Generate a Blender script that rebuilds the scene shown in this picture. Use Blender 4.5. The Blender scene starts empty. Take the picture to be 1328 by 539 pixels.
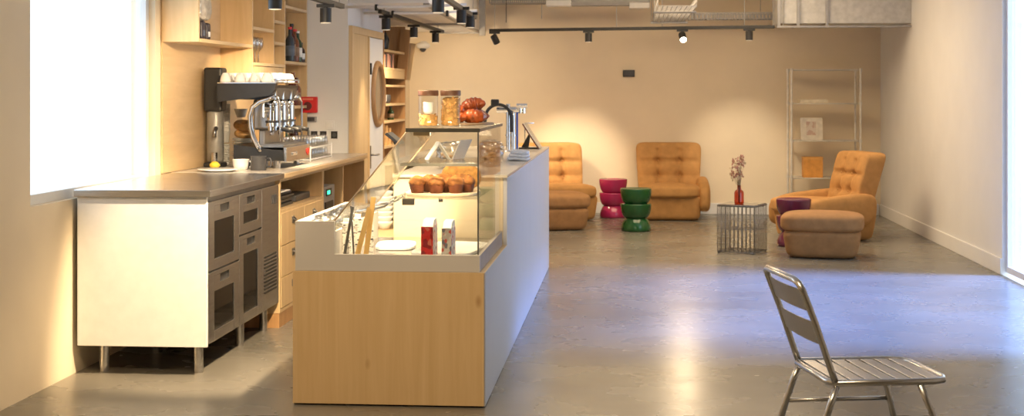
import bpy, bmesh, math, random
from mathutils import Vector, Matrix, Euler
rnd = random.Random(7)
S = bpy.context.scene
COL = S.collection
PI = math.pi
R = math.radians

# ---------------------------------------------------------------- camera
FPX = 1850.0
cam_data = bpy.data.cameras.new('camera')
cam = bpy.data.objects.new('camera', cam_data)
COL.objects.link(cam)
cam.location = (0, 0, 1.45)
cam.rotation_euler = (R(90), 0, math.atan(152 / FPX))
cam_data.sensor_fit = 'HORIZONTAL'
cam_data.sensor_width = 36.0
cam_data.lens = 36.0 * FPX / 1328
cam_data.shift_y = -(269.5 - 119) / 1328
cam_data.clip_start = 0.05
cam_data.dof.use_dof = True
cam_data.dof.focus_distance = 7.2
cam_data.dof.aperture_fstop = 6.3
S.camera = cam

# ---------------------------------------------------------------- world, exposure
S.view_settings.view_transform = 'Standard'
S.view_settings.look = 'None'
S.view_settings.gamma = 1
S.view_settings.use_curve_mapping = False
S.view_settings.exposure = 0.62
w = bpy.data.worlds.new('overcast_daylight')
S.world = w
w.use_nodes = True
bg = w.node_tree.nodes['Background']
bg.inputs[0].default_value = (0.68, 0.82, 1.0, 1)
bg.inputs[1].default_value = 2.0
sd = bpy.data.lights.new('soft_daylight', 'SUN')
sd.energy = 21.0
sd.color = (0.16, 0.32, 1.0)
sd.angle = R(22)
sun = bpy.data.objects.new('soft_daylight', sd)
COL.objects.link(sun)
sun.rotation_euler = Vector((-1.0, 0.03, -0.88)).to_track_quat('-Z', 'Y').to_euler()
S.cycles.max_bounces = 10
S.cycles.diffuse_bounces = 4
S.cycles.transparent_max_bounces = 24
S.cycles.sample_clamp_indirect = 4.0
WARM = (1.0, 0.75, 0.46)


def spot(name, loc, target, power, angle=60, blend=0.8, color=WARM, radius=0.035, parent=None):
    d = bpy.data.lights.new(name, 'SPOT')
    d.energy = power
    d.color = color
    d.spot_size = R(angle)
    d.spot_blend = blend
    d.shadow_soft_size = radius
    o = bpy.data.objects.new(name, d)
    COL.objects.link(o)
    v = Vector(target) - Vector(loc)
    q = v.to_track_quat('-Z', 'Y')
    if parent is not None:
        o.parent = parent
        m = Matrix.Translation(Vector(loc)) @ q.to_matrix().to_4x4()
        bpy.context.view_layer.update()
        o.matrix_basis = parent.matrix_world.inverted() @ m
    else:
        o.location = loc
        o.rotation_euler = q.to_euler()
    return o


def area(name, loc, target, power, sx, sy, color=WARM):
    d = bpy.data.lights.new(name, 'AREA')
    d.shape = 'RECTANGLE'
    d.size = sx
    d.size_y = sy
    d.energy = power
    d.color = color
    o = bpy.data.objects.new(name, d)
    COL.objects.link(o)
    o.location = loc
    o.rotation_euler = (Vector(target) - Vector(loc)).to_track_quat('-Z', 'Y').to_euler()
    return o


# unseen warm fills added out of the frame: near the viewer and over the hall
area('near_fill_light', (-0.6, 3.4, 2.85), (-0.6, 3.9, 0), 42, 1.6, 0.5)
area('hall_fill_light', (0.4, 13.6, 2.85), (0.4, 13.6, 0), 90, 2.8, 2.4)
# daylight portals: they only guide sampling of the sky through the two glazed openings
for nm, loc, tgt, sx, sy in (('portal_right', (2.93, 9.8, 1.35), (0, 9.8, 1.35), 2.5, 3.4), ('portal_left', (-2.93, 7.5, 1.75), (0, 7.5, 1.75), 1.6, 1.7)):
    p = area(nm, loc, tgt, 1, sy, sx)
    p.data.cycles.is_portal = True

# ---------------------------------------------------------------- materials
_M = {}


def newmat(name):
    m = bpy.data.materials.new(name)
    m.use_nodes = True
    nt = m.node_tree
    return m, nt, nt.nodes['Principled BSDF'], nt.nodes['Material Output']


def node(nt, t, **kw):
    n = nt.nodes.new(t)
    for k, v in kw.items():
        setattr(n, k, v)
    return n


def rgba(c):
    return (c[0], c[1], c[2], 1)


def srgb(r, g, b):
    f = lambda u: (u / 255) / 12.92 if u / 255 <= 0.04045 else ((u / 255 + 0.055) / 1.055) ** 2.4
    return (f(r), f(g), f(b))


def mat(name, c, rough=0.5, metal=0.0, var=0.12, scale=18.0, bump=0.0, spec=0.5, sheen=0.0, stretch=(1, 1, 1), coat=0.0):
    """plain surface with a slight procedural mottling"""
    if name in _M:
        return _M[name]
    m, nt, b, out = newmat(name)
    tc = node(nt, 'ShaderNodeTexCoord')
    mp = node(nt, 'ShaderNodeMapping')
    mp.inputs['Scale'].default_value = stretch
    nz = node(nt, 'ShaderNodeTexNoise')
    nz.inputs['Scale'].default_value = scale
    nz.inputs['Detail'].default_value = 4
    rp = node(nt, 'ShaderNodeValToRGB')
    rp.color_ramp.elements[0].position = 0.3
    rp.color_ramp.elements[1].position = 0.7
    rp.color_ramp.elements[0].color = rgba([v * (1 - var) for v in c])
    rp.color_ramp.elements[1].color = rgba([min(1, v * (1 + var)) for v in c])
    L = nt.links.new
    L(tc.outputs['Object'], mp.inputs['Vector'])
    L(mp.outputs['Vector'], nz.inputs['Vector'])
    L(nz.outputs['Fac'], rp.inputs['Fac'])
    L(rp.outputs['Color'], b.inputs['Base Color'])
    b.inputs['Roughness'].default_value = rough
    b.inputs['Metallic'].default_value = metal
    b.inputs['Specular IOR Level'].default_value = spec
    if sheen:
        b.inputs['Sheen Weight'].default_value = sheen
        b.inputs['Sheen Roughness'].default_value = 0.5
        b.inputs['Sheen Tint'].default_value = rgba([min(1, v * 1.6) for v in c])
    if coat:
        b.inputs['Coat Weight'].default_value = coat
        b.inputs['Coat Roughness'].default_value = 0.1
    if bump:
        bp = node(nt, 'ShaderNodeBump')
        bp.inputs['Strength'].default_value = bump
        bp.inputs['Distance'].default_value = 0.01
        L(nz.outputs['Fac'], bp.inputs['Height'])
        L(bp.outputs['Normal'], b.inputs['Normal'])
    _M[name] = m
    return m


def wood(name, c1, c2, grain=(14, 14, 0.7), rough=0.45, knots=False):
    m, nt, b, out = newmat(name)
    L = nt.links.new
    tc = node(nt, 'ShaderNodeTexCoord')
    mp = node(nt, 'ShaderNodeMapping')
    mp.inputs['Scale'].default_value = grain
    nz = node(nt, 'ShaderNodeTexNoise')
    nz.inputs['Scale'].default_value = 1.6
    nz.inputs['Detail'].default_value = 6
    nz.inputs['Roughness'].default_value = 0.6
    nz.inputs['Distortion'].default_value = 0.6
    rp = node(nt, 'ShaderNodeValToRGB')
    rp.color_ramp.elements[0].position = 0.3
    rp.color_ramp.elements[1].position = 0.72
    rp.color_ramp.elements[0].color = rgba(c1)
    rp.color_ramp.elements[1].color = rgba(c2)
    L(tc.outputs['Object'], mp.inputs['Vector'])
    L(mp.outputs['Vector'], nz.inputs['Vector'])
    L(nz.outputs['Fac'], rp.inputs['Fac'])
    col = rp.outputs['Color']
    if knots:
        mp2 = node(nt, 'ShaderNodeMapping')
        mp2.inputs['Scale'].default_value = (5.2, 5.2, 2.6)
        vo = node(nt, 'ShaderNodeTexVoronoi')
        vo.inputs['Scale'].default_value = 1.0
        r2 = node(nt, 'ShaderNodeValToRGB')
        r2.color_ramp.elements[0].position = 0.03
        r2.color_ramp.elements[1].position = 0.10
        r2.color_ramp.elements[0].color = (0.55, 0.42, 0.3, 1)
        r2.color_ramp.elements[1].color = (1, 1, 1, 1)
        mx = node(nt, 'ShaderNodeMixRGB', blend_type='MULTIPLY')
        mx.inputs['Fac'].default_value = 0.7
        L(tc.outputs['Object'], mp2.inputs['Vector'])
        L(mp2.outputs['Vector'], vo.inputs['Vector'])
        L(vo.outputs['Distance'], r2.inputs['Fac'])
        L(col, mx.inputs['Color1'])
        L(r2.outputs['Color'], mx.inputs['Color2'])
        col = mx.outputs['Color']
    L(col, b.inputs['Base Color'])
    b.inputs['Roughness'].default_value = rough
    _M[name] = m
    return m


def glass(name, tint=(0.97, 0.98, 0.97), rough=0.02, ior=1.45, boost=0.0, top=0.9):
    """thin clear pane: see-through with a fresnel reflection"""
    m, nt, b, out = newmat(name)
    nt.nodes.remove(b)
    L = nt.links.new
    tr = node(nt, 'ShaderNodeBsdfTransparent')
    tr.inputs['Color'].default_value = rgba(tint)
    gl = node(nt, 'ShaderNodeBsdfGlossy')
    gl.inputs['Roughness'].default_value = rough
    lw = node(nt, 'ShaderNodeLayerWeight')
    pw = node(nt, 'ShaderNodeMath', operation='POWER')
    pw.inputs[1].default_value = 5.0
    ma = node(nt, 'ShaderNodeMath', operation='MULTIPLY_ADD')
    f0 = ((ior - 1) / (ior + 1)) ** 2 + boost
    ma.inputs[1].default_value = top - f0
    ma.inputs[2].default_value = f0
    mx = node(nt, 'ShaderNodeMixShader')
    L(lw.outputs['Facing'], pw.inputs[0])
    L(pw.outputs['Value'], ma.inputs[0])
    L(ma.outputs['Value'], mx.inputs['Fac'])
    L(tr.outputs['BSDF'], mx.inputs[1])
    L(gl.outputs['BSDF'], mx.inputs[2])
    L(mx.outputs['Shader'], out.inputs['Surface'])
    _M[name] = m
    return m


def emit(name, c, s):
    m, nt, b, out = newmat(name)
    b.inputs['Base Color'].default_value = rgba(c)
    b.inputs['Emission Color'].default_value = rgba(c)
    b.inputs['Emission Strength'].default_value = s
    _M[name] = m
    return m


def concrete():
    m, nt, b, out = newmat('polished_concrete')
    L = nt.links.new
    tc = node(nt, 'ShaderNodeTexCoord')
    n1 = node(nt, 'ShaderNodeTexNoise')
    n1.inputs['Scale'].default_value = 0.9
    n1.inputs['Detail'].default_value = 7
    n1.inputs['Roughness'].default_value = 0.5
    n1.inputs['Distortion'].default_value = 0.2
    rp = node(nt, 'ShaderNodeValToRGB')
    rp.color_ramp.elements[0].position = 0.25
    rp.color_ramp.elements[1].position = 0.78
    rp.color_ramp.elements[0].color = (0.125, 0.118, 0.10, 1)
    rp.color_ramp.elements[1].color = (0.235, 0.215, 0.18, 1)
    n2 = node(nt, 'ShaderNodeTexNoise')
    n2.inputs['Scale'].default_value = 2.5
    n2.inputs['Detail'].default_value = 3
    r2 = node(nt, 'ShaderNodeValToRGB')
    r2.color_ramp.elements[0].position = 0.2
    r2.color_ramp.elements[1].position = 0.8
    r2.color_ramp.elements[0].color = (0.23, 0.23, 0.23, 1)
    r2.color_ramp.elements[1].color = (0.31, 0.31, 0.31, 1)
    L(tc.outputs['Object'], n1.inputs['Vector'])
    L(tc.outputs['Object'], n2.inputs['Vector'])
    L(n1.outputs['Fac'], rp.inputs['Fac'])
    L(rp.outputs['Color'], b.inputs['Base Color'])
    L(n2.outputs['Fac'], r2.inputs['Fac'])
    L(r2.outputs['Color'], b.inputs['Roughness'])
    b.inputs['Specular IOR Level'].default_value = 0.5
    _M['polished_concrete'] = m
    return m


def printed(name, base, inks, scale=(40, 40, 60), thr=0.5):
    """packaging print: blocks of ink on a base colour"""
    m, nt, b, out = newmat(name)
    L = nt.links.new
    tc = node(nt, 'ShaderNodeTexCoord')
    mp = node(nt, 'ShaderNodeMapping')
    mp.inputs['Scale'].default_value = scale
    nz = node(nt, 'ShaderNodeTexVoronoi')
    nz.inputs['Scale'].default_value = 1.0
    rp = node(nt, 'ShaderNodeValToRGB')
    rp.color_ramp.interpolation = 'CONSTANT'
    rp.color_ramp.elements[0].color = rgba(base)
    rp.color_ramp.elements[1].color = rgba(inks[0])
    rp.color_ramp.elements[1].position = thr
    for i, k in enumerate(inks[1:]):
        e = rp.color_ramp.elements.new(thr + (1 - thr) * (i + 1) / len(inks))
        e.color = rgba(k)
    sp = node(nt, 'ShaderNodeSeparateColor')
    L(tc.outputs['Object'], mp.inputs['Vector'])
    L(mp.outputs['Vector'], nz.inputs['Vector'])
    L(nz.outputs['Color'], sp.inputs['Color'])
    L(sp.outputs[0], rp.inputs['Fac'])
    L(rp.outputs['Color'], b.inputs['Base Color'])
    b.inputs['Roughness'].default_value = 0.4
    _M[name] = m
    return m


CONC = concrete()
WALLM = mat('wall_paint', (0.80, 0.68, 0.50), 0.9, var=0.03, scale=3)
WALLW = mat('white_wall_paint', (0.80, 0.79, 0.77), 0.9, var=0.02, scale=3)
CEILM = mat('ceiling_paint', (0.78, 0.76, 0.72), 0.95, var=0.05, scale=2)
PINE = wood('pine_panel', (0.58, 0.395, 0.195), (0.66, 0.47, 0.25), knots=True)
PLY = wood('birch_plywood', (0.60, 0.42, 0.22), (0.70, 0.51, 0.29), grain=(10, 1.2, 10))
PLYV = wood('birch_plywood_upright', (0.60, 0.42, 0.22), (0.70, 0.51, 0.29), grain=(10, 10, 0.9))
PLYD = wood('golden_plywood_door', (0.58, 0.41, 0.21), (0.68, 0.50, 0.28), grain=(10, 10, 0.9))
OAK = wood('amber_timber', (0.38, 0.20, 0.08), (0.52, 0.30, 0.13), grain=(16, 16, 1.0))
BOARDW = wood('pale_board_wood', (0.66, 0.52, 0.34), (0.78, 0.65, 0.46), grain=(3, 26, 20))
LIDW = wood('walnut_lid_wood', (0.10, 0.045, 0.025), (0.16, 0.075, 0.04), grain=(30, 30, 30))
TONGW = wood('bamboo_wood', (0.72, 0.45, 0.15), (0.82, 0.55, 0.22), grain=(30, 30, 3))
LAM = mat('white_laminate', (0.56, 0.56, 0.58), 0.45, var=0.015, scale=4)
RIMM = mat('case_base_laminate', (0.55, 0.52, 0.49), 0.45, var=0.015, scale=4)
CREAM = mat('cream_laminate', (0.60, 0.51, 0.36), 0.5, var=0.03, scale=5)
TOPM = mat('countertop_laminate', (0.55, 0.50, 0.43), 0.22, var=0.05, scale=6)
STEEL = mat('brushed_steel', (0.56, 0.55, 0.54), 0.25, 1.0, var=0.10, scale=6, stretch=(1, 1, 14))
STEELD = mat('dark_steel', (0.30, 0.29, 0.28), 0.35, 1.0, var=0.10, scale=8)
CHROME = mat('chrome', (0.80, 0.80, 0.80), 0.09, 1.0, var=0.02)
CHROMED = mat('darker_chrome', (0.58, 0.57, 0.56), 0.14, 1.0, var=0.1, scale=30)  # darker, rougher chrome for the espresso machine
ALU = mat('aluminium', (0.66, 0.64, 0.61), 0.27, 1.0, var=0.06, scale=10)
WIRE = mat('grey_wire', (0.26, 0.24, 0.21), 0.35, 0.4, var=0.1)
SATIN = mat('satin_aluminium', (0.40, 0.37, 0.33), 0.45, 0.6, var=0.06, scale=10)
MIRR = mat('polished_deck_steel', (0.50, 0.49, 0.48), 0.16, 1.0, var=0.05, scale=8)
BLACK = mat('black_plastic', (0.016, 0.016, 0.017), 0.42, var=0.2)
BLACKM = mat('black_powder_coat', (0.02, 0.019, 0.018), 0.5, var=0.15)
DARKG = mat('dark_grey_plastic', (0.055, 0.055, 0.06), 0.4, var=0.15)
GREYP = mat('grey_metal_paint', (0.36, 0.35, 0.34), 0.45, var=0.06)
DUCT = mat('galvanised_white', (0.82, 0.81, 0.78), 0.55, var=0.05, scale=4)
GALV = mat('galvanised_steel', (0.34, 0.33, 0.32), 0.45, 0.5, var=0.12, scale=10)
WHITEP = mat('white_plastic', (0.80, 0.79, 0.77), 0.35, var=0.03)
PORC = mat('white_porcelain', (0.84, 0.83, 0.80), 0.16, var=0.02)
PAPER = mat('white_paper', (0.80, 0.79, 0.76), 0.8, var=0.05)
RED = mat('signal_red', (0.62, 0.015, 0.02), 0.35, var=0.06)
GLASS = glass('clear_pane')
CASEG = glass('case_pane', (0.965, 0.97, 0.955), boost=0.012, top=0.6)
JARG = glass('jar_glass', (0.95, 0.96, 0.95), ior=1.4)
TUMB = glass('tumbler_glass', (0.88, 0.89, 0.89), rough=0.1, ior=1.5, boost=0.26)
FILM = glass('clear_film', (0.92, 0.92, 0.90), rough=0.08, ior=1.5, boost=0.12)
DARKGL = glass('dark_door_glass', (0.30, 0.29, 0.28), rough=0.05, boost=0.05)
AMBERG = glass('amber_glass', (0.72, 0.22, 0.04), ior=1.5, boost=0.03)
VELVET = mat('tan_velvet', (0.47, 0.245, 0.08), 0.85, var=0.12, scale=14, bump=0.15, sheen=0.35)
VELVETB = mat('brown_velvet', (0.33, 0.17, 0.065), 0.85, var=0.14, scale=14, bump=0.15, sheen=0.3)
GREENG = mat('green_glaze', (0.012, 0.085, 0.022), 0.16, var=0.12, scale=6, coat=0.3)
PINKG = mat('pink_glaze', (0.36, 0.022, 0.10), 0.18, var=0.12, scale=6, coat=0.3)
PURPG = mat('purple_glaze', (0.13, 0.016, 0.055), 0.2, var=0.12, scale=6, coat=0.3)
CROIS = mat('glazed_crust', (0.42, 0.09, 0.018), 0.25, var=0.5, scale=26, bump=0.3, coat=0.4)
MUFF = mat('muffin_crumb', (0.36, 0.14, 0.035), 0.75, var=0.4, scale=45, bump=0.5)
WRAP = mat('muffin_wrapper', (0.15, 0.04, 0.012), 0.6, var=0.2, scale=30)
SUGAR = mat('sugared_crust', (0.55, 0.27, 0.07), 0.7, var=0.35, scale=40, bump=0.4)
GRAN = mat('granola', (0.52, 0.28, 0.09), 0.8, var=0.45, scale=40)
BAGEL = mat('bagel_crust', (0.62, 0.36, 0.14), 0.6, var=0.25, scale=20)
TOWEL = mat('white_cotton', (0.75, 0.75, 0.78), 0.9, var=0.06, scale=60, bump=0.2)
BLUEP = mat('blue_plastic', (0.03, 0.10, 0.45), 0.4, var=0.1)


# ---------------------------------------------------------------- mesh building
class MB:
    def __init__(self):
        self.V, self.F, self.SM = [], [], []

    def add(self, V, F, smooth=False, M=None):
        o = len(self.V)
        if M is not None:
            V = [M @ Vector(v) for v in V]
        self.V += [tuple(v) for v in V]
        self.F += [tuple(o + i for i in f) for f in F]
        self.SM += [smooth] * len(F)
        return self

    def bm(self, b, smooth=False, M=None):
        b.verts.index_update()
        self.add([v.co.copy() for v in b.verts], [[v.index for v in f.verts] for f in b.faces], smooth, M)
        b.free()
        return self

    def box(self, x0, x1, y0, y1, z0, z1, bev=0.0, seg=2, M=None):
        b = bmesh.new()
        bmesh.ops.create_cube(b, size=1)
        for v in b.verts:
            v.co = ((x0 + x1) / 2 + v.co.x * (x1 - x0), (y0 + y1) / 2 + v.co.y * (y1 - y0), (z0 + z1) / 2 + v.co.z * (z1 - z0))
        if bev:
            bmesh.ops.bevel(b, geom=b.edges[:], offset=bev, segments=seg, profile=0.5, affect='EDGES')
        return self.bm(b, False, M)

    def prism(self, poly, axis, a, b_, M=None):
        """extrude a polygon given in the two other axes along axis"""
        n = len(poly)
        def p(u, v, t):
            return {'x': (t, u, v), 'y': (u, t, v), 'z': (u, v, t)}[axis]
        V = [p(u, v, a) for u, v in poly] + [p(u, v, b_) for u, v in poly]
        F = [tuple(range(n)), tuple(range(2 * n - 1, n - 1, -1))] + [(i, i + n, (i + 1) % n + n, (i + 1) % n) for i in range(n)]
        b = bmesh.new()
        vs = [b.verts.new(v) for v in V]
        for f in F:
            b.faces.new([vs[i] for i in f])
        bmesh.ops.recalc_face_normals(b, faces=b.faces[:])
        return self.bm(b, False, M)

    def tube(self, pts, r, seg=10, closed=False, cap=True, M=None):
        pts = [Vector(p) for p in pts]
        n = len(pts)
        rs = r if isinstance(r, (list, tuple)) else [r] * n
        V, F = [], []
        up = None
        for i in range(n):
            if closed:
                t = pts[(i + 1) % n] - pts[i - 1]
            else:
                t = pts[min(i + 1, n - 1)] - pts[max(i - 1, 0)]
            t.normalize()
            if up is None:
                a = Vector((0, 0, 1)) if abs(t.z) < 0.9 else Vector((1, 0, 0))
                up = t.cross(a).normalized()
            up = (up - t * up.dot(t)).normalized()
            w_ = t.cross(up)
            for k in range(seg):
                an = 2 * PI * k / seg
                V.append(pts[i] + (up * math.cos(an) + w_ * math.sin(an)) * rs[i])
        m = n if closed else n - 1
        for i in range(m):
            for k in range(seg):
                j = (i + 1) % n
                F.append((i * seg + k, i * seg + (k + 1) % seg, j * seg + (k + 1) % seg, j * seg + k))
        if cap and not closed:
            F.append(tuple(range(seg - 1, -1, -1)))
            F.append(tuple((n - 1) * seg + k for k in range(seg)))
        return self.add(V, F, True, M)

    def cyl(self, p0, p1, r0, r1=None, seg=20, M=None):
        r1 = r0 if r1 is None else r1
        p0, p1 = Vector(p0), Vector(p1)
        t = (p1 - p0).normalized()
        a = Vector((0, 0, 1)) if abs(t.z) < 0.9 else Vector((1, 0, 0))
        u = t.cross(a).normalized()
        v = t.cross(u)
        V = []
        for p, r in ((p0, r0), (p1, r1)):
            V += [p + (u * math.cos(2 * PI * k / seg) + v * math.sin(2 * PI * k / seg)) * r for k in range(seg)]
        o = len(self.V)
        self.add(V, [(k, (k + 1) % seg, seg + (k + 1) % seg, seg + k) for k in range(seg)], True, M)
        self.add(V, [tuple(range(seg - 1, -1, -1)), tuple(range(seg, 2 * seg))], False, M)
        return self

    def lathe(self, prof, c=(0, 0, 0), seg=24, M=None, flute=None):
        V, F = [], []
        n = len(prof)
        for i, (r, z) in enumerate(prof):
            for k in range(seg):
                an = 2 * PI * k / seg
                rr = r * (1 + (flute * (1 if k % 2 else -1) if flute else 0))
                V.append((c[0] + rr * math.cos(an), c[1] + rr * math.sin(an), c[2] + z))
        for i in range(n - 1):
            for k in range(seg):
                F.append((i * seg + k, i * seg + (k + 1) % seg, (i + 1) * seg + (k + 1) % seg, (i + 1) * seg + k))
        if prof[0][0] > 1e-5:
            F.append(tuple(range(seg - 1, -1, -1)))
        if prof[-1][0] > 1e-5:
            F.append(tuple((n - 1) * seg + k for k in range(seg)))
        return self.add(V, F, True, M)

    def sbox(self, c, s, p=4.0, n=10, fn=None, M=None):
        """soft box: a cube whose faces swell to a super-ellipsoid"""
        b = bmesh.new()
        bmesh.ops.create_cube(b, size=2)
        bmesh.ops.subdivide_edges(b, edges=b.edges[:], cuts=n, use_grid_fill=True)
        for v in b.verts:
            x, y, z = [math.copysign(abs(q) ** 0.8, q) for q in v.co]
            k = (abs(x) ** p + abs(y) ** p + abs(z) ** p) ** (1 / p)
            x, y, z = x / k, y / k, z / k
            v.co = (c[0] + x * s[0] / 2, c[1] + y * s[1] / 2, c[2] + z * s[2] / 2)
            if fn:
                v.co = fn(v.co, (x, y, z))
        return self.bm(b, True, M)

    def ball(self, c, s, sub=2, jitter=0.0, M=None):
        b = bmesh.new()
        bmesh.ops.create_icosphere(b, subdivisions=sub, radius=1)
        for v in b.verts:
            k = 1 + rnd.uniform(-jitter, jitter)
            v.co = (c[0] + v.co.x * s[0] * k, c[1] + v.co.y * s[1] * k, c[2] + v.co.z * s[2] * k)
        return self.bm(b, True, M)

    def shift(self, dx, dy, dz):
        self.V = [(x + dx, y + dy, z + dz) for x, y, z in self.V]
        return self

    def build(self, name, m, parent=None, world=False, label=None, kind=None):
        me = bpy.data.meshes.new(name)
        V = self.V
        if world and parent is not None:
            inv = Matrix.LocRotScale(parent.location, parent.rotation_euler, None).inverted()
            V = [tuple(inv @ Vector(v)) for v in V]
        me.from_pydata(V, [], self.F)
        me.polygons.foreach_set('use_smooth', self.SM)
        me.materials.append(m)
        me.update()
        o = bpy.data.objects.new(name, me)
        COL.objects.link(o)
        if parent is not None:
            o.parent = parent
        if label:
            o['label'] = label
        if kind:
            o['kind'] = kind
        return o


def thing(name, label, cat, loc=(0, 0, 0), rz=0.0, group=None):
    o = bpy.data.objects.new(name, None)
    o.empty_display_size = 0.05
    COL.objects.link(o)
    o.location = loc
    o.rotation_euler = (0, 0, rz)
    o['label'] = label
    o['category'] = cat
    if group:
        o['group'] = group
    return o


def tag(o, label, cat, group=None, kind=None):
    o['label'] = label
    o['category'] = cat
    if group:
        o['group'] = group
    if kind:
        o['kind'] = kind
    return o


def kids(o):
    return [c for c in bpy.data.objects if c.parent == o]


def dup(root, loc, rz=0.0, label=None, group=None, mats=None, rot=None):
    def cp(o, par):
        c = o.copy()
        COL.objects.link(c)
        if par is not None:
            c.parent = par
        for ch in kids(o):
            cp(ch, c)
        return c
    r = cp(root, None)
    r.location = loc
    r.rotation_euler = rot if rot else (0, 0, rz)
    if label:
        r['label'] = label
    if group:
        r['group'] = group
    if mats:
        for o in [r] + kids(r):
            if o.type == 'MESH' and o.data.materials[0].name in mats:
                o.data = o.data.copy()
                o.data.materials[0] = mats[o.data.materials[0].name]
    return r


def struct(name, mb, m, parent=None, label=None):
    o = mb.build(name, m, parent)
    if parent is None:
        o['kind'] = 'structure'
    if label:
        o['label'] = label
    return o


def arc(c, r, a0, a1, n, plane='xz'):
    out = []
    for i in range(n + 1):
        a = R(a0 + (a1 - a0) * i / n)
        u, v = r * math.cos(a), r * math.sin(a)
        out.append({'xz': (c[0] + u, c[1], c[2] + v), 'yz': (c[0], c[1] + u, c[2] + v), 'xy': (c[0] + u, c[1] + v, c[2])}[plane])
    return out


# ================================================================ SETTING
XR = 2.95          # right wall face
CH = 2.9           # ceiling height
YB = 17.1          # back wall face
struct('floor', MB().box(-2.9, XR, -3, YB, -0.12, 0), CONC)
struct('ceiling', MB().box(-3.1, XR + 0.15, -3, YB + 0.15, CH, CH + 0.12), CEILM)
struct('wall_back', MB().box(-2.8, XR + 0.15, YB, YB + 0.15, -0.12, CH), WALLM)
mb = MB().box(XR, XR + 0.15, 11.6, YB, -0.12, CH).box(XR, XR + 0.15, -3, 8.0, -0.12, CH).box(XR, XR + 0.15, 8.0, 11.6, 2.6, CH)
struct('wall_right', mb, WALLW)
mb = MB().box(-3.0, -2.85, 8.4, 11.45, -0.12, CH).box(-3.0, -2.85, -3, 6.6, -0.12, CH).box(-3.0, -2.85, 6.6, 8.4, 2.6, CH).box(-3.0, -2.85, 6.6, 8.4, -0.12, 0.9)
struct('wall_left', mb, WALLM)
mb = MB().box(-3.0, -2.28, 11.45, 13.1, -0.12, CH)
struct('wall_left_door', mb, WALLW)
mb = MB().box(-2.8, -2.65, 13.1, 16.02, -0.12, CH).box(-2.8, -2.65, 16.5, YB, -0.12, CH).box(-2.8, -2.65, 16.02, 16.5, -0.12, 0.6).box(-2.8, -2.65, 16.02, 16.5, 1.62, CH)
struct('wall_left_far', mb, WALLM)
struct('wall_front', MB().box(-3.1, XR + 0.15, -3.15, -3, -0.12, CH), WALLM)
struct('baseboard_back', MB().box(-2.4, XR - 0.02, YB - 0.018, YB, 0, 0.13, 0.004), WALLW)
struct('baseboard_right', MB().box(XR - 0.016, XR, 11.6, YB - 0.02, 0, 0.13, 0.004), WALLW)


def shopwindow(name, x, y0, y1, z0, z1, n):
    t = 0.05
    fr = MB().box(x, x + 0.06, y0, y1, z0, z0 + t).box(x, x + 0.06, y0, y1, z1 - t, z1)
    for i in range(n + 1):
        y = y0 + (y1 - y0 - t) * i / n
        fr.box(x, x + 0.06, y, y + t, z0 + t, z1 - t)
    o = struct(name, fr, WHITEP)
    g = MB()
    for i in range(n):
        ya = y0 + (y1 - y0 - t) * i / n + t
        yb = y0 + (y1 - y0 - t) * (i + 1) / n
        g.box(x + 0.025, x + 0.033, ya, yb, z0 + t, z1 - t)
    struct('pane', g, GLASS, o)
    return o


shopwindow('window_1', XR + 0.03, 8.0, 11.6, 0.02, 2.6, 2)
shopwindow('added_window_2', -2.95, 6.6, 8.4, 0.9, 2.6, 1)  # added window, none known here; its high sill limits light on the floor
shopwindow('window_3', -2.76, 16.02, 16.5, 0.6, 1.62, 1)

# the door in the left-hand wall: wooden frame and fixed panel, white leaf with a round porthole
X0 = -2.28
mb = MB().box(X0 + 0.002, X0 + 0.035, 11.47, 11.53, 0, 1.99, 0.003).box(X0 + 0.002, X0 + 0.035, 11.53, 12.98, 1.93, 1.99, 0.003).box(X0 + 0.002, X0 + 0.03, 12.24, 12.28, 0, 1.93)
door = struct('door_1', mb, PLYV)
struct('door_panel', MB().box(X0 + 0.002, X0 + 0.02, 11.53, 12.24, 0.01, 1.93), PLYD, door, 'plain wooden panel left of the white leaf')
struct('door_leaf', MB().box(X0 + 0.002, X0 + 0.024, 12.28, 12.97, 0.01, 1.925, 0.002), WALLW, door, 'white door leaf with a round porthole')
mb = MB()
cy, cz = 12.66, 1.43
mb.tube([(X0 + 0.03, cy + 0.27 * math.cos(a), cz + 0.27 * math.sin(a)) for a in [2 * PI * k / 40 for k in range(40)]], 0.03, 10, closed=True)
struct('porthole_ring', mb, OAK, door, 'round wooden porthole ring')
struct('porthole_glass', MB().cyl((X0 + 0.024, cy, cz), (X0 + 0.032, cy, cz), 0.255, seg=40), mat('porthole_dark_glass', (0.22, 0.16, 0.10), 0.12), door)
mb = MB().box(X0 + 0.024, X0 + 0.032, 12.30, 12.34, 0.78, 0.98, 0.003).tube([(X0 + 0.03, 12.32, 0.9), (X0 + 0.075, 12.32, 0.9), (X0 + 0.08, 12.33, 0.9), (X0 + 0.08, 12.44, 0.9)], 0.009)
struct('door_handle', mb, STEELD, door)
struct('hinge', MB().cyl((X0 + 0.034, 12.29, 1.60), (X0 + 0.034, 12.29, 1.70), 0.012), BLACKM, door)

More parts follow.
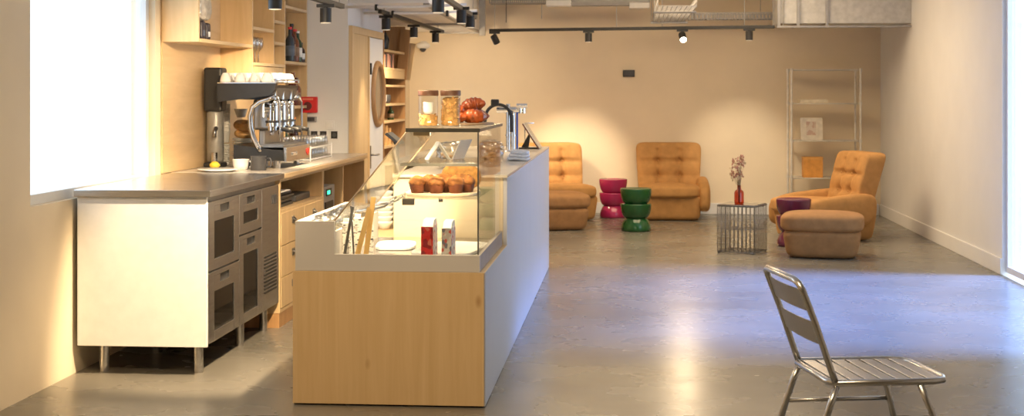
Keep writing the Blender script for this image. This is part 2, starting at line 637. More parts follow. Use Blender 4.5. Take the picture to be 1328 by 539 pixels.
# white boxed-in duct under the ceiling along the left wall
t = thing('air_duct', 'long white boxed duct under the ceiling above the doorway wall', 'duct', (-2.0, 14.2, 2.15))
mb = MB().prism([(-2.27, 11.46), (-1.62, 11.46), (-1.74, 14.9), (-1.76, YB - 0.005), (-2.64, YB - 0.005), (-2.64, 13.12), (-2.27, 13.12)], 'z', 2.17, 2.62)
mb.build('casing', DUCT, t, True)
for yy, xr in ((12.7, -1.66), (14.9, -1.735)):
    MB().box(-2.27, xr + 0.02, yy - 0.02, yy + 0.02, 2.15, 2.17, 0.002).build('flange', GALV, t, True)
MB().prism([(-2.275, 13.14), (-2.24, 13.14), (-2.24, YB - 0.006), (-2.275, YB - 0.006)], 'z', 2.15, 2.169).build('edge_trim', GALV, t, True)
MB().prism([(-1.665, 11.47), (-1.615, 11.47), (-1.735, 14.9), (-1.755, YB - 0.006), (-1.80, YB - 0.006), (-1.78, 14.9)], 'z', 2.152, 2.169).build('edge_trim', GALV, t, True)
MB().box(-2.24, -1.80, YB - 0.05, YB - 0.006, 2.15, 2.169).build('edge_trim', GALV, t, True)
MB().box(-1.73, -1.66, 16.4, 16.46, 2.10, 2.62, 0.004).build('hanger', GREYP, t, True)
for k, (y_, z_, lb) in enumerate(((11.3, 2.13, 'white conduit pipe nearest the viewer above the worktop end'), (12.1, 2.125, 'white conduit pipe below the duct above the porthole door'))):
    t = thing('conduit_pipe', lb, 'pipe', (-1.9, y_, z_), 0, 'conduit pipes under the duct')
    MB().tube([(-2.27, y_, z_), (-2.0, y_, z_), (-1.7, y_ + 0.02, z_), (-1.3, y_ + 0.05, z_ + 0.02)], 0.011).build('pipe', WHITEP, t, True)
    for xx in (-2.02, -1.55):
        MB().box(xx - 0.01, xx + 0.01, y_ - 0.014, y_ + 0.05, z_ - 0.03, z_ + 0.02, 0.003).build('clip', BLACKM, t, True)

# duct in the upper right corner
t = thing('ventilation_duct', 'galvanised rectangular duct in the top right ceiling corner', 'duct', (2.2, 15.4, 2.15))
MB().box(1.57, XR - 0.002, 15.25, 15.75, 2.17, 2.62, 0.005).build('casing', mat('shaded_duct', (0.50, 0.49, 0.47), 0.5), t, True)  # white duct toned grey, its shading put into the colour
for xx in (1.56, 1.76, 2.06):
    mb = MB()
    mb.box(xx, xx + 0.03, 15.22, 15.78, 2.145, 2.17, 0.002).box(xx, xx + 0.03, 15.22, 15.25, 2.17, 2.63).box(xx, xx + 0.03, 15.75, 15.78, 2.17, 2.63).box(xx, xx + 0.03, 15.22, 15.78, 2.62, 2.645)
    mb.build('flange', GALV, t, True)
MB().box(1.55, XR - 0.01, 15.2, 15.24, 2.125, 2.145, 0.002).build('support_rail', GALV, t, True)
MB().cyl((1.62, 15.23, 2.14), (1.62, 15.23, CH), 0.006, seg=8).build('hanger_rod', GALV, t, True)

# cable trays near the ceiling at the back
def ladder_tray(label, x0, x1, y0, y1, z0, h, n):
    t = thing('cable_tray', label, 'cable tray', ((x0 + x1) / 2, y0, z0), 0, 'cable trays along the back wall')
    for yy in (y0, y1):
        mb = MB().box(x0, x1, yy, yy + 0.004, z0, z0 + 0.010).box(x0, x1, yy, yy + 0.004, z0 + h - 0.012, z0 + h)
        for i in range(n + 1):
            xx = x0 + (x1 - x0 - 0.012) * i / n
            mb.box(xx, xx + 0.014, yy, yy + 0.004, z0 + 0.010, z0 + h - 0.012)
        mb.build('side_rail', GALV, t, True)
    mb = MB()
    for i in range(n + 1):
        xx = x0 + (x1 - x0 - 0.012) * i / n
        mb.box(xx, xx + 0.012, y0 + 0.004, y1, z0, z0 + 0.006)
    mb.build('rungs', GALV, t, True)
    for xx in (x0 + 0.15, x1 - 0.15):
        MB().cyl((xx, (y0 + y1) / 2, z0), (xx, (y0 + y1) / 2, CH), 0.004, seg=8).build('hanger_rod', GALV, t, True)
    return t


ladder_tray('perforated cable tray hanging over the right half of the back wall', 0.60, 1.66, 16.5, 16.8, 2.285, 0.075, 26)
ladder_tray('perforated cable tray at the top edge left of the ceiling strip lamp', -1.62, -0.98, 16.45, 16.75, 2.475, 0.06, 26)
t = thing('wire_basket_tray', 'silver wire mesh cable tray running towards the back wall', 'cable tray', (0.43, 15.0, 2.24))
mb = MB()
for i in range(9):
    xx = 0.27 + 0.36 * i / 8
    mb.tube([(xx, 13.4, 2.25), (xx, 16.45, 2.25)], 0.0028, 6)
for xx in (0.27, 0.63):
    for zz in (2.29, 2.33):
        mb.tube([(xx, 13.4, zz), (xx, 16.45, zz)], 0.0028, 6)
mb.build('long_wires', GALV, t, True)
mb = MB()
for i in range(31):
    yy = 13.4 + 3.05 * i / 30
    mb.tube([(0.27, yy, 2.34), (0.27, yy, 2.254), (0.63, yy, 2.254), (0.63, yy, 2.34)], 0.0026, 6)
mb.build('cross_wires', GALV, t, True)
for yy in (14.2, 16.3):
    MB().box(0.24, 0.66, yy, yy + 0.03, 2.225, 2.247, 0.002).build('support_bar', STEELD, t, True)
    MB().cyl((0.25, yy + 0.015, 2.24), (0.25, yy + 0.015, CH), 0.004, seg=8).build('hanger_rod', GALV, t, True)

t = thing('strip_lamp', 'white ceiling strip lamp with grey louvre at the top centre', 'lamp', (-0.3, 16.4, 2.4))
MB().box(-0.95, -0.66, 16.3, 16.5, 2.43, 2.50, 0.01).build('end_housing', WHITEP, t, True)
MB().box(0.0, 0.235, 16.3, 16.5, 2.40, 2.47, 0.01).build('end_housing', WHITEP, t, True)
mb = MB().box(-0.66, 0.0, 16.32, 16.48, 2.435, 2.475, 0.004)
mb.build('louvre', GREYP, t, True)
MB().box(-0.95, 0.235, 16.38, 16.42, 2.475, 2.52).build('mounting_rail', GALV, t, True)
for xx in (-0.5, 0.1):
    MB().cyl((xx, 16.4, 2.5), (xx, 16.4, CH), 0.004, seg=8).build('hanger_rod', GALV, t, True)
for xx, zb, lb in ((-1.38, 2.23, 'thin dark cable hanging above the left end of the back track'), (-0.98, 2.27, 'thin pale rod hanging beside the strip lamp')):
    tag(MB().cyl((xx, 16.0, zb), (xx, 16.0, CH), 0.004, seg=8).build('hanging_cable', GALV if xx > -1.1 else BLACKM), lb, 'cable')

# lamp tracks and their spotlights
def track(label, p0, p1, rods, top=None):
    t = thing('light_track', label, 'lamp track', ((p0[0] + p1[0]) / 2, (p0[1] + p1[1]) / 2, p0[2]), 0, 'black lighting tracks')
    d = (Vector(p1) - Vector(p0))
    ang = math.atan2(d.y, d.x)
    M = Matrix.Translation(Vector(p0)) @ Matrix.Rotation(ang, 4, 'Z')
    MB().box(0, d.length, -0.017, 0.017, 0, 0.034, 0.003, M=M).build('rail', BLACKM, t, True)
    for k in rods:
        q = Vector(p0) + d * k
        MB().cyl((q.x, q.y, q.z + 0.03), (q.x, q.y, top or CH), 0.003, seg=8).build('suspension_rod', GALV, t, True)
    return t


track('long black lamp track in front of the back wall', (-1.56, 15.9, 2.12), (1.53, 15.25, 2.12), (0.02, 0.46, 0.62, 0.9))
track('short black lamp track above the espresso machine', (-2.0, 6.3, 2.03), (-2.0, 9.85, 2.03), (0.2, 0.97))
track('black lamp track beside the white duct above the door', (-2.06, 11.7, 2.10), (-2.06, 15.7, 2.10), (0.05, 0.9), 2.169)
track('black lamp track above the serving counter', (-1.13, 5.8, 2.058), (-1.29, 11.9, 2.112), (0.1, 0.5, 0.97))
EMITL = emit('lit_lamp_lens', (1.0, 0.93, 0.8), 12.0)
EMITW = emit('warm_lamp_lens', (0.6, 0.5, 0.36), 0.6)


def track_spot(label, x, y, zr, target, power, r=0.038, h=0.10, angle=60, straight=True, lens=EMITW, blend=0.8, color=WARM):
    t = thing('track_spotlight', label, 'spotlight', (x, y, zr), 0, 'black track spotlights')
    MB().box(x - 0.06, x + 0.06, y - 0.014, y + 0.014, zr - 0.022, zr, 0.002).build('adapter', BLACKM, t, True)
    MB().cyl((x, y, zr - (0.026 if straight else 0.05)), (x, y, zr - 0.02), 0.014, seg=12).build('stem', BLACKM, t, True)
    P0 = Vector((x, y, zr - (0.026 if straight else 0.07)))
    v = Vector((0, 0, -1)) if straight else (Vector(target) - P0).normalized()
    top = P0 if straight else P0 - v * 0.03
    a = top
    b = top + v * h
    mb = MB().cyl(a, b - v * 0.004, r, seg=24)
    mb.build('lamp_head', BLACKM, t, True)
    MB().cyl(b - v * 0.004, b, r * 0.86, seg=24).build('lens', lens, t, True)
    spot('lamp_light', b + v * 0.012, target, power, angle, blend, color, parent=t)
    return t


track_spot('black cylinder spotlight at the top left, cut by the frame edge', -1.95, 7.75, 2.03, (-2.5, 9.0, 1.1), 100, angle=95)
track_spot('black cylinder spotlight on the short track end above the red alarm', -2.0, 9.3, 2.03, (-2.45, 9.8, 1.1), 120, angle=100)
track_spot('black cylinder spotlight nearest the porthole door, left of three', -2.06, 12.0, 2.10, (-1.85, 12.0, 0.0), 55, angle=70)
track_spot('black cylinder spotlight by the duct, middle of the three left ones', -2.08, 13.7, 2.10, (-2.55, 14.6, 0.9), 60, angle=80)
track_spot('black cylinder spotlight by the duct, furthest of the three left ones', -2.06, 15.1, 2.10, (-2.2, 17.0, 1.3), 60, angle=95)
track_spot('big black cylinder spotlight cut by the top edge over the counter', -1.17, 8.7, 2.06, (-1.0, 8.1, 0.9), 55, angle=80)
track_spot('left one of two black cylinder spotlights at the duct end', -1.25, 10.6, 2.085, (-1.15, 10.3, 0.9), 45, angle=80)
track_spot('right one of two black cylinder spotlights at the duct end', -1.285, 11.5, 2.095, (-1.1, 11.6, 0.9), 45, angle=80)
track_spot('tilted black spotlight at the left end of the back track', -1.50, 15.88, 2.12, (-0.85, 16.6, 0.6), 90, straight=False, angle=60)
track_spot('straight black spotlight near the middle of the back track', -0.445, 15.66, 2.12, (-0.62, 17.1, 0.45), 80, angle=46, blend=0.9, color=(1.0, 0.84, 0.62))
track_spot('lit spotlight with a glaring white lens on the back track', 0.57, 15.45, 2.12, (0.75, 14.4, 1.2), 35, straight=False, lens=EMITL, angle=80)
track_spot('straight black spotlight at the right end of the back track', 1.27, 15.3, 2.12, (1.3, 17.1, 0.5), 80, angle=46, blend=0.9, color=(1.0, 0.84, 0.62))
# counter track carries on above the frame; front and aisle spots are added fill
spot('track_light_over_case', (-1.2, 7.0, 2.05), (-1.35, 7.0, 0.5), 60, 95, 0.5)
spot('front_fill_spot', (-1.3, 4.2, 2.7), (-1.15, 6.5, 0.35), 80, 60, 0.8)  # added fill for the counter front, on no track
spot('aisle_fill_spot', (-1.13, 6.4, 2.0), (-2.08, 7.9, 0.1), 380, 64, 0.4)  # added to draw the bright band on the aisle floor

t = thing('dome_camera', 'small white dome camera high in the left back corner', 'camera', (-2.47, YB - 0.06, 2.0))
MB().ball((-2.47, YB - 0.085, 2.005), (0.085, 0.08, 0.045), 3).build('housing', WHITEP, t, True)
MB().ball((-2.47, YB - 0.10, 1.972), (0.04, 0.04, 0.045), 3).build('dome', DARKG, t, True)
MB().box(-2.51, -2.43, YB - 0.05, YB - 0.001, 1.99, 2.06, 0.01).build('wall_bracket', WHITEP, t, True)
t = thing('wall_speaker', 'small black rectangular panel on the bare back wall', 'panel', (-0.005, YB, 1.67))
MB().box(-0.075, 0.065, YB - 0.03, YB - 0.001, 1.63, 1.71, 0.004).build('housing', BLACK, t, True)
MB().box(-0.067, 0.057, YB - 0.034, YB - 0.03, 1.638, 1.702, 0.002).build('grille', DARKG, t, True)

# ================================================================ BACK COUNTER
FX = -2.14
t = thing('worktop', 'continuous steel and pale wood worktop along the left wall', 'worktop', (-2.47, 9.3, 0.91))
MB().box(-2.83, -2.115, 7.08, 8.64, 0.915, 0.95, 0.003).build('steel_top', STEEL, t, True)
MB().box(-2.83, -2.115, 8.642, 11.448, 0.915, 0.945, 0.003).build('wooden_top', PLY, t, True)
MB().box(-2.83, -2.118, 8.642, 11.447, 0.945, 0.951).build('laminate_surface', TOPM, t, True)

t = thing('counter_fridge', 'stainless under-counter fridge with glass doors at the left', 'fridge', (-2.47, 7.9, 0.0))
MB().box(-2.82, FX - 0.026, 7.13, 8.60, 0.15, 0.914).build('body', STEELD, t, True)
MB().box(-2.82, FX - 0.002, 7.105, 7.128, 0.15, 0.914, 0.002).build('end_panel', WHITEP, t, True)


def fdoor(y0, y1, z0, z1, win=True):
    x = FX
    mb = MB()
    hy = (y1 - y0)
    wy0, wy1 = y0 + 0.17 * hy, y1 - 0.17 * hy
    wz0, wz1 = z0 + 0.055, z1 - 0.105
    mb.box(x - 0.025, x, y0, wy0, z0, z1, 0.003).box(x - 0.025, x, wy1, y1, z0, z1, 0.003)
    mb.box(x - 0.025, x, wy0, wy1, z0, wz0, 0.002)
    mb.box(x - 0.025, x, wy0, wy1, wz1, wz1 + 0.04, 0.002).box(x - 0.025, x, wy0, wy1, z1 - 0.025, z1, 0.002)
    cyy = (wy0 + wy1) / 2
    mb.box(x - 0.025, x, wy0, cyy - 0.085, wz1 + 0.04, z1 - 0.025).box(x - 0.025, x, cyy + 0.085, wy1, wz1 + 0.04, z1 - 0.025)
    d = mb.build('door', STEEL, t, True)
    MB().box(x - 0.024, x - 0.012, cyy - 0.085, cyy + 0.085, wz1 + 0.04, z1 - 0.025).build('recessed_grip', BLACK, d, False)
    d.children[0].location = -t.location
    g = MB().box(x - 0.012, x - 0.006, wy0, wy1, wz0, wz1).build('door_glass', DARKGL, d, False)
    g.location = -t.location
    b = MB().box(x - 0.0245, x - 0.0225, wy0, wy1, wz0, wz1)
    for k in range(3):
        zz = wz0 + (wz1 - wz0) * (k + 0.25) / 3
        b.box(x - 0.0225, x - 0.016, wy0 + 0.02, wy1 - 0.02 - 0.03 * (k % 2), zz, zz + 0.05)
    b = b.build('fridge_contents', mat('dim_contents', (0.13, 0.12, 0.115), 0.5, var=0.7, scale=22), d, False)
    b.location = -t.location


fdoor(7.14, 7.705, 0.53, 0.885)
fdoor(7.14, 7.705, 0.16, 0.522)
fdoor(7.715, 8.185, 0.66, 0.885)
fdoor(7.715, 8.185, 0.16, 0.652)
mb = MB().box(FX - 0.025, FX, 8.195, 8.595, 0.16, 0.885, 0.003)
comp = mb.build('compressor_panel', STEEL, t, True)
mb = MB()
for i in range(11):
    zz = 0.26 + i * 0.021
    mb.box(FX, FX + 0.004, 8.25, 8.53, zz, zz + 0.010)
v = mb.build('vent_slots', BLACK, comp)
v.location = -t.location
v = MB().box(FX, FX + 0.006, 8.44, 8.52, 0.775, 0.83, 0.002).build('lock', DARKG, comp)
v.location = -t.location
v = MB().box(FX, FX + 0.005, 8.455, 8.50, 0.785, 0.82, 0.002).build('controller', GREYP, comp)
v.location = -t.location
for yy in (7.22, 8.0, 8.53):
    MB().cyl((-2.22, yy, 0.0), (-2.22, yy, 0.15), 0.025, seg=16).build('foot', STEEL, t, True)
    MB().cyl((-2.72, yy, 0.0), (-2.72, yy, 0.15), 0.025, seg=16).build('foot', STEEL, t, True)

t = thing('drawer_cabinet', 'pale plywood cabinet with open shelf and drawers under the espresso machine', 'cabinet', (-2.47, 9.2, 0))
mb = MB().box(-2.82, FX, 8.62, 8.645, 0.09, 0.914).box(-2.82, FX, 9.835, 9.86, 0.09, 0.914).box(-2.82, -2.80, 8.645, 9.835, 0.09, 0.914)
mb.box(-2.80, FX, 8.645, 9.835, 0.70, 0.72).box(-2.80, FX, 8.645, 9.835, 0.09, 0.11).box(-2.80, FX, 8.645, 9.835, 0.895, 0.914)
mb.build('carcass', PLYV, t, True)
MB().box(-2.75, FX - 0.004, 8.62, 9.86, 0.0, 0.088).build('plinth', OAK, t, True)
for (ya, yb) in ((8.65, 9.268), (9.276, 9.83)):
    for (za, zb) in ((0.50, 0.70), (0.305, 0.495), (0.115, 0.30)):
        d = MB().box(FX - 0.018, FX + 0.002, ya, yb, za, zb, 0.002).build('drawer', PLYD, t, True)
        yc = (ya + yb) / 2
        k = MB().box(FX + 0.002, FX + 0.007, yc - 0.032, yc + 0.032, zb - 0.085, zb - 0.04, 0.002)
        k.tube([(FX + 0.006, yc - 0.02, zb - 0.052), (FX + 0.022, yc - 0.018, zb - 0.066), (FX + 0.022, yc + 0.018, zb - 0.066), (FX + 0.006, yc + 0.02, zb - 0.052)], 0.005, 8)
        k = k.build('pull', STEELD, d)
        k.location = -t.location
t = thing('open_cabinet', 'pale plywood cabinet of two open bays near the door', 'cabinet', (-2.47, 10.6, 0))
mb = MB()
for yy in (9.865, 10.56, 11.42):
    mb.box(-2.82, FX, yy, yy + 0.025, 0.09, 0.914)
mb.box(-2.82, -2.80, 9.89, 11.42, 0.09, 0.914).box(-2.80, FX, 9.89, 11.42, 0.895, 0.914)
mb.box(-2.80, FX, 9.89, 10.56, 0.50, 0.52).box(-2.80, FX, 9.89, 11.42, 0.09, 0.11)
mb.build('carcass', PLYV, t, True)
MB().box(-2.75, FX - 0.004, 9.865, 11.445, 0.0, 0.088).build('plinth', OAK, t, True)

# things in the bays
t = thing('receipt_printer', 'grey till unit with a small green display in the open bay', 'till', (-2.35, 10.2, 0.52))
MB().box(-2.55, FX - 0.03, 9.98, 10.40, 0.521, 0.77, 0.006).build('housing', GREYP, t, True)
MB().box(FX - 0.03, FX - 0.024, 10.10, 10.27, 0.70, 0.75).build('display', BLACK, t, True)
MB().box(FX - 0.024, FX - 0.021, 10.12, 10.20, 0.712, 0.738).build('green_digits', emit('green_display', (0.05, 0.9, 0.5), 1.5), t, True)
MB().box(FX - 0.03, FX - 0.023, 10.06, 10.32, 0.56, 0.66, 0.002).build('paper_door', BLACK, t, True)
MB().lathe([(0.11, 0), (0.12, 0.01), (0.12, 0.04), (0.08, 0.05)], (-2.33, 10.12, 0.77)).build('lid', BLACK, t, True)
for i in range(4):
    x_, y_ = -2.36 + 0.01 * rnd.uniform(-1, 1), 8.95 + 0.02 * rnd.uniform(-1, 1)
    o = MB().box(x_ - 0.17, x_ + 0.17, y_ - 0.22, y_ + 0.22, 0.7205 + i * 0.024, 0.741 + i * 0.024, 0.006).build('serving_tray', BLACK if i % 2 == 0 else DARKG)
    tag(o, 'black serving tray in the flat stack on the open shelf', 'tray', 'black trays on the open shelf')
o = MB().box(-2.5, -2.2, 9.3, 9.72, 0.7205, 0.765, 0.008).build('document_case', DARKG)
tag(o, 'flat dark case lying right of the black trays', 'case')
o = MB().box(-2.42, -2.18, 8.82, 9.06, 0.8165, 0.822).build('paper_sheet', PAPER)
tag(o, 'white paper lying on the black trays', 'paper')

# ================================================================ UPPER SHELVING
SX, SB = -2.61, -2.848
t = thing('wall_shelving', 'plywood shelving with bottles on the wall above the worktop', 'shelving', (-2.73, 10, 0.96))
MB().box(SB, SB + 0.012, 8.5, 11.445, 0.952, 2.88).build('back_panel', PLY, t, True)
for yy, z0 in ((8.5, 1.755), (9.74, 1.56), (10.34, 1.645), (10.68, 0.952), (11.42, 0.952)):
    MB().box(SB + 0.012, SX, yy - 0.012, yy + 0.012, z0, 2.88, 0.001).build('upright', PLYV, t, True)
for (ya, yb, zz) in ((8.512, 9.728, 1.765), (9.752, 10.328, 1.895), (9.752, 10.668, 1.645), (10.352, 10.668, 1.81), (10.352, 10.668, 1.97),
                     (10.692, 11.408, 2.10), (10.692, 11.408, 1.675), (10.692, 11.408, 1.33), (8.512, 9.728, 2.3), (9.752, 10.328, 2.2)):
    MB().box(SB + 0.012, SX + 0.002, ya, yb, zz - 0.011, zz + 0.011, 0.001).build('shelf', PLY, t, True)
MB().box(SB + 0.012, SX, 9.752, 10.668, 1.56, 1.58).build('drawer_base', PLY, t, True)
d = MB().box(SX - 0.02, SX - 0.004, 9.80, 10.64, 1.583, 1.63, 0.002).build('drawer', PLYD, t, True)

# bottles
BOT = {'brown': mat('brown_bottle_glass', (0.035, 0.012, 0.006), 0.12), 'red': mat('red_bottle_glass', (0.07, 0.010, 0.008), 0.12),
       'green': mat('green_bottle_glass', (0.02, 0.045, 0.015), 0.12), 'clear': mat('blue_white_bottle', (0.04, 0.05, 0.06), 0.15), 'amber': mat('amber_bottle', (0.16, 0.05, 0.015), 0.12)}


def bottle(label, loc, h, r, glassm, capm, labm=PAPER, group=None):
    t = thing('bottle', label, 'bottle', loc, 0, group)
    MB().lathe([(r * 0.9, 0), (r, 0.01), (r, h * 0.58), (r * 0.85, h * 0.66), (r * 0.38, h * 0.76), (r * 0.36, h * 0.93), (r * 0.36, h * 0.94)], seg=18).build('body', glassm, t)
    MB().lathe([(r * 1.02, h * 0.16), (r * 1.02, h * 0.46)], seg=18).build('paper_label', labm, t)
    MB().cyl((0, 0, h * 0.93), (0, 0, h), r * 0.44, seg=14).build('cap', capm, t)
    return t


LABR = mat('dark_label', (0.25, 0.16, 0.10), 0.6)
LABB = mat('blue_label', (0.12, 0.15, 0.20), 0.6)
GB = 'bottles on the wall shelf'
bottle('dark bottle with a red cap at the left of the wall shelf', (-2.645, 10.98, 1.687), 0.27, 0.036, BOT['clear'], RED, LABB, GB)
bottle('tall black capped bottle second from the left on the wall shelf', (-2.655, 11.075, 1.687), 0.30, 0.034, BOT['red'], BLACK, LABR, GB)
bottle('amber bottle with a red cap in the middle of the wall shelf', (-2.65, 11.165, 1.687), 0.26, 0.036, BOT['amber'], RED, LABR, GB)
bottle('green bottle with pale cap and white label at the right of the wall shelf', (-2.65, 11.26, 1.687), 0.25, 0.036, BOT['green'], WHITEP, PAPER, GB)
bottle('small bottle with a white label at the right end of the wall shelf', (-2.64, 11.345, 1.687), 0.16, 0.03, BOT['brown'], BLACK, PAPER, GB)
bottle('reddish bottle on the low shelf behind the white cups', (-2.655, 11.12, 1.342), 0.26, 0.04, BOT['red'], BOT['amber'], LABR, GB)
bottle('amber bottle right of the reddish one on the low shelf', (-2.655, 11.23, 1.342), 0.22, 0.04, BOT['amber'], BOT['red'], LABR, GB)
bottle('dark bottle with an orange cap behind the upturned glasses', (-2.62, 11.0, 0.952), 0.30, 0.038, BOT['brown'], mat('orange_cap', (0.75, 0.22, 0.03), 0.4), LABR, GB)
bottle('green bottle beside the orange capped bottle on the worktop', (-2.66, 10.85, 0.952), 0.26, 0.038, BOT['green'], BLACK, LABR, GB)
t = bottle('clear bottle in the narrow pigeonhole beside the wine glasses', (-2.70, 10.45, 1.657), 0.14, 0.026, BOT['clear'], WHITEP, PAPER)
# wine glasses in the second bay
t = thing('wine_glass', 'wine glass in the wall shelf cubby', 'wine glass', (-2.68, 9.86, 1.657), 0, 'wine glasses in the cubby')
MB().lathe([(0.03, 0), (0.03, 0.003), (0.005, 0.008), (0.004, 0.08), (0.012, 0.09), (0.034, 0.12), (0.036, 0.15), (0.03, 0.185)], seg=18).build('glass', TUMB, t)
for (x_, y_) in ((-2.68, 9.96), (-2.68, 10.06), (-2.76, 9.9), (-2.76, 10.0), (-2.68, 10.16)):
    dup(t, (x_, y_, 1.657))
# packets on the top-left shelf
for i, (y_, dz, h, m, lb) in enumerate(((8.66, 0, 0.10, 'dark_pack', 'dark coffee packet at the left end of the top left shelf'), (8.77, 0, 0.12, 'dark_pack', 'dark coffee packet second on the top left shelf'),
                                        (8.88, 0, 0.11, 'dark_pack', 'dark coffee packet with a pale label nearest the upright'))):
    t = thing('coffee_packet', lb, 'packet', (-2.70, y_, 1.777), 0, 'packets on the top left shelf')
    MB().sbox((0, 0, h / 2), (0.08, 0.075, h), 8, 6).build('bag', mat('dark_packet', (0.03, 0.022, 0.03), 0.4), t)
    MB().box(0.038, 0.0405, -0.022, 0.022, h * 0.2, h * 0.5).build('paper_label', PAPER if i == 2 else LABB, t)
t = thing('foil_bag', 'large crumpled pale bag standing on the coffee packets', 'bag', (-2.70, 8.75, 1.9))
MB().sbox((0, 0, 0.1), (0.13, 0.24, 0.20), 5, 10, fn=lambda c, u: c + Vector((rnd.uniform(-1, 1), rnd.uniform(-1, 1), rnd.uniform(-1, 1))) * 0.007).build('bag_body', mat('pale_foil', (0.55, 0.50, 0.42), 0.35, 0.3, var=0.3, scale=20), t)

# red call point, sockets on the end wall (face Y = 11.45)
YW = 11.45
t = thing('fire_alarm', 'red fire alarm call box on the pale wall', 'fire alarm', (-2.594, YW, 1.345))
MB().box(-2.663, -2.525, YW - 0.05, YW - 0.001, 1.28, 1.41, 0.008).build('box', RED, t, True)
MB().cyl((-2.60, YW - 0.055, 1.335), (-2.60, YW - 0.05, 1.335), 0.034, seg=24).build('sounder', mat('dark_red', (0.10, 0.006, 0.008), 0.4), t, True)
MB().box(-2.645, -2.555, YW - 0.052, YW - 0.05, 1.383, 1.398).build('label_strip', mat('orange_strip', (0.75, 0.20, 0.12), 0.5), t, True)
t = thing('thermostat', 'small dark grey display unit below the red alarm', 'thermostat', (-2.58, YW, 1.21))
MB().box(-2.625, -2.535, YW - 0.02, YW - 0.001, 1.205, 1.25, 0.003).build('housing', GREYP, t, True)
MB().box(-2.615, -2.55, YW - 0.022, YW - 0.02, 1.212, 1.243).build('screen', DARKG, t, True)
t = thing('light_switch', 'white square light switch above the black sockets', 'switch', (-2.43, YW, 1.18))
MB().box(-2.46, -2.39, YW - 0.012, YW - 0.001, 1.145, 1.215, 0.003).build('plate', WHITEP, t, True)
MB().box(-2.445, -2.405, YW - 0.017, YW - 0.012, 1.16, 1.20, 0.002).build('rocker', PAPER, t, True)
for i, (xa, lb) in enumerate(((-2.63, 'black power socket furthest left of four in a row on the pale wall'), (-2.555, 'black power socket second from left in the row of four'), (-2.48, 'black power socket third from left in the row of four'), (-2.39, 'black power socket apart at the right end of the row of four'))):
    t = thing('power_socket', lb, 'socket', (xa, YW, 1.1), 0, 'power sockets on the pale wall')
    fr = MB().box(xa - 0.036, xa + 0.036, YW - 0.010, YW - 0.001, 1.062, 1.138, 0.002)
    fr.build('frame', WHITEP if i > 0 else GREYP, t, True)
    MB().box(xa - 0.027, xa + 0.027, YW - 0.013, YW - 0.010, 1.07, 1.13, 0.002).build('insert', BLACK, t, True)
    MB().cyl((xa, YW - 0.0145, 1.1), (xa, YW - 0.013, 1.1), 0.017, seg=20).build('outlet', DARKG, t, True)

# ================================================================ ESPRESSO MACHINE
EZ = 0.951
t = thing('espresso_machine', 'chrome and black espresso machine on the worktop', 'espresso machine', (-2.44, 9.52, EZ))
Y0, Y1 = 9.12, 9.82
mb = MB()
for (xx, yy) in ((-2.30, Y0 + 0.08), (-2.30, Y1 - 0.08), (-2.52, Y0 + 0.08), (-2.52, Y1 - 0.08)):
    MB().cyl((xx, yy, EZ), (xx, yy, EZ + 0.05), 0.02, 0.024, seg=16).build('foot', STEEL, t, True)
# lower black body with steel front
MB().prism([(-2.57, 1.0), (-2.57, 1.105), (-2.33, 1.075), (-2.245, 1.07), (-2.235, 1.0)], 'y', Y0, Y1).build('lower_body', BLACK, t, True)
fp = MB().box(-2.243, -2.222, Y0 + 0.01, Y1 - 0.01, 0.99, 1.088, 0.004).build('front_panel', STEEL, t, True)
mb = MB()
# red emblem: a small heart-like leaf with a stem
mb.ball((-2.219, 9.72, 1.043), (0.004, 0.024, 0.02), 2).ball((-2.219, 9.755, 1.043), (0.004, 0.024, 0.02), 2).box(-2.222, -2.218, 9.73, 9.745, 1.012, 1.06)
e = mb.build('emblem', mat('emblem_red', (0.7, 0.03, 0.02), 0.4), fp)
e.location = -t.location
for k in range(3):
    mb = MB().cyl((-2.222, 9.30 + 0.05 * k, 1.04), (-2.214, 9.30 + 0.05 * k, 1.04), 0.011, seg=14)
    mb.box(-2.222, -2.216, 9.277 + 0.05 * k, 9.323 + 0.05 * k, 1.0375, 1.0425)
    e = mb.build('button', CHROME, fp)
    e.location = -t.location
mb = MB().box(-2.41, -2.245, Y0 + 0.03, Y1 - 0.03, 1.085, 1.10, 0.003)
for k in range(15):
    yy = Y0 + 0.05 + k * 0.04
    mb.box(-2.40, -2.25, yy, yy + 0.012, 1.10, 1.106)
mb.build('drip_tray', STEELD, t, True)
# boiler body and top
MB().box(-2.47, -2.34, Y0 + 0.10, Y1 - 0.02, 1.20, 1.40, 0.015).box(-2.44, -2.40, Y0 + 0.14, Y1 - 0.04, 1.08, 1.20, 0.008).build('boiler_housing', STEELD, t, True)
MB().prism([(-2.68, 1.385), (-2.68, 1.505), (-2.29, 1.505), (-2.30, 1.46), (-2.33, 1.425)], 'y', Y0, Y0 + 0.05).build('side_cover', BLACK, t, True)
MB().prism([(-2.68, 1.40), (-2.68, 1.495), (-2.31, 1.495), (-2.33, 1.40)], 'y', Y0 + 0.05, Y1).build('top_housing', BLACK, t, True)
mb = MB().box(-2.68, -2.29, Y0, Y1, 1.505, 1.512, 0.002)
mb.tube([(-2.30, Y0 + 0.01, 1.53), (-2.30, Y1 - 0.01, 1.53)], 0.007, 8)
for yy in (Y0 + 0.02, (Y0 + Y1) / 2, Y1 - 0.02):
    mb.cyl((-2.30, yy, 1.512), (-2.30, yy, 1.53), 0.005, seg=8)
mb.build('cup_rail', CHROME, t, True)
MB().box(-2.40, -2.382, Y0 + 0.06, Y1 - 0.01, 1.28, 1.40, 0.006).build('head_panel', CHROME, t, True)
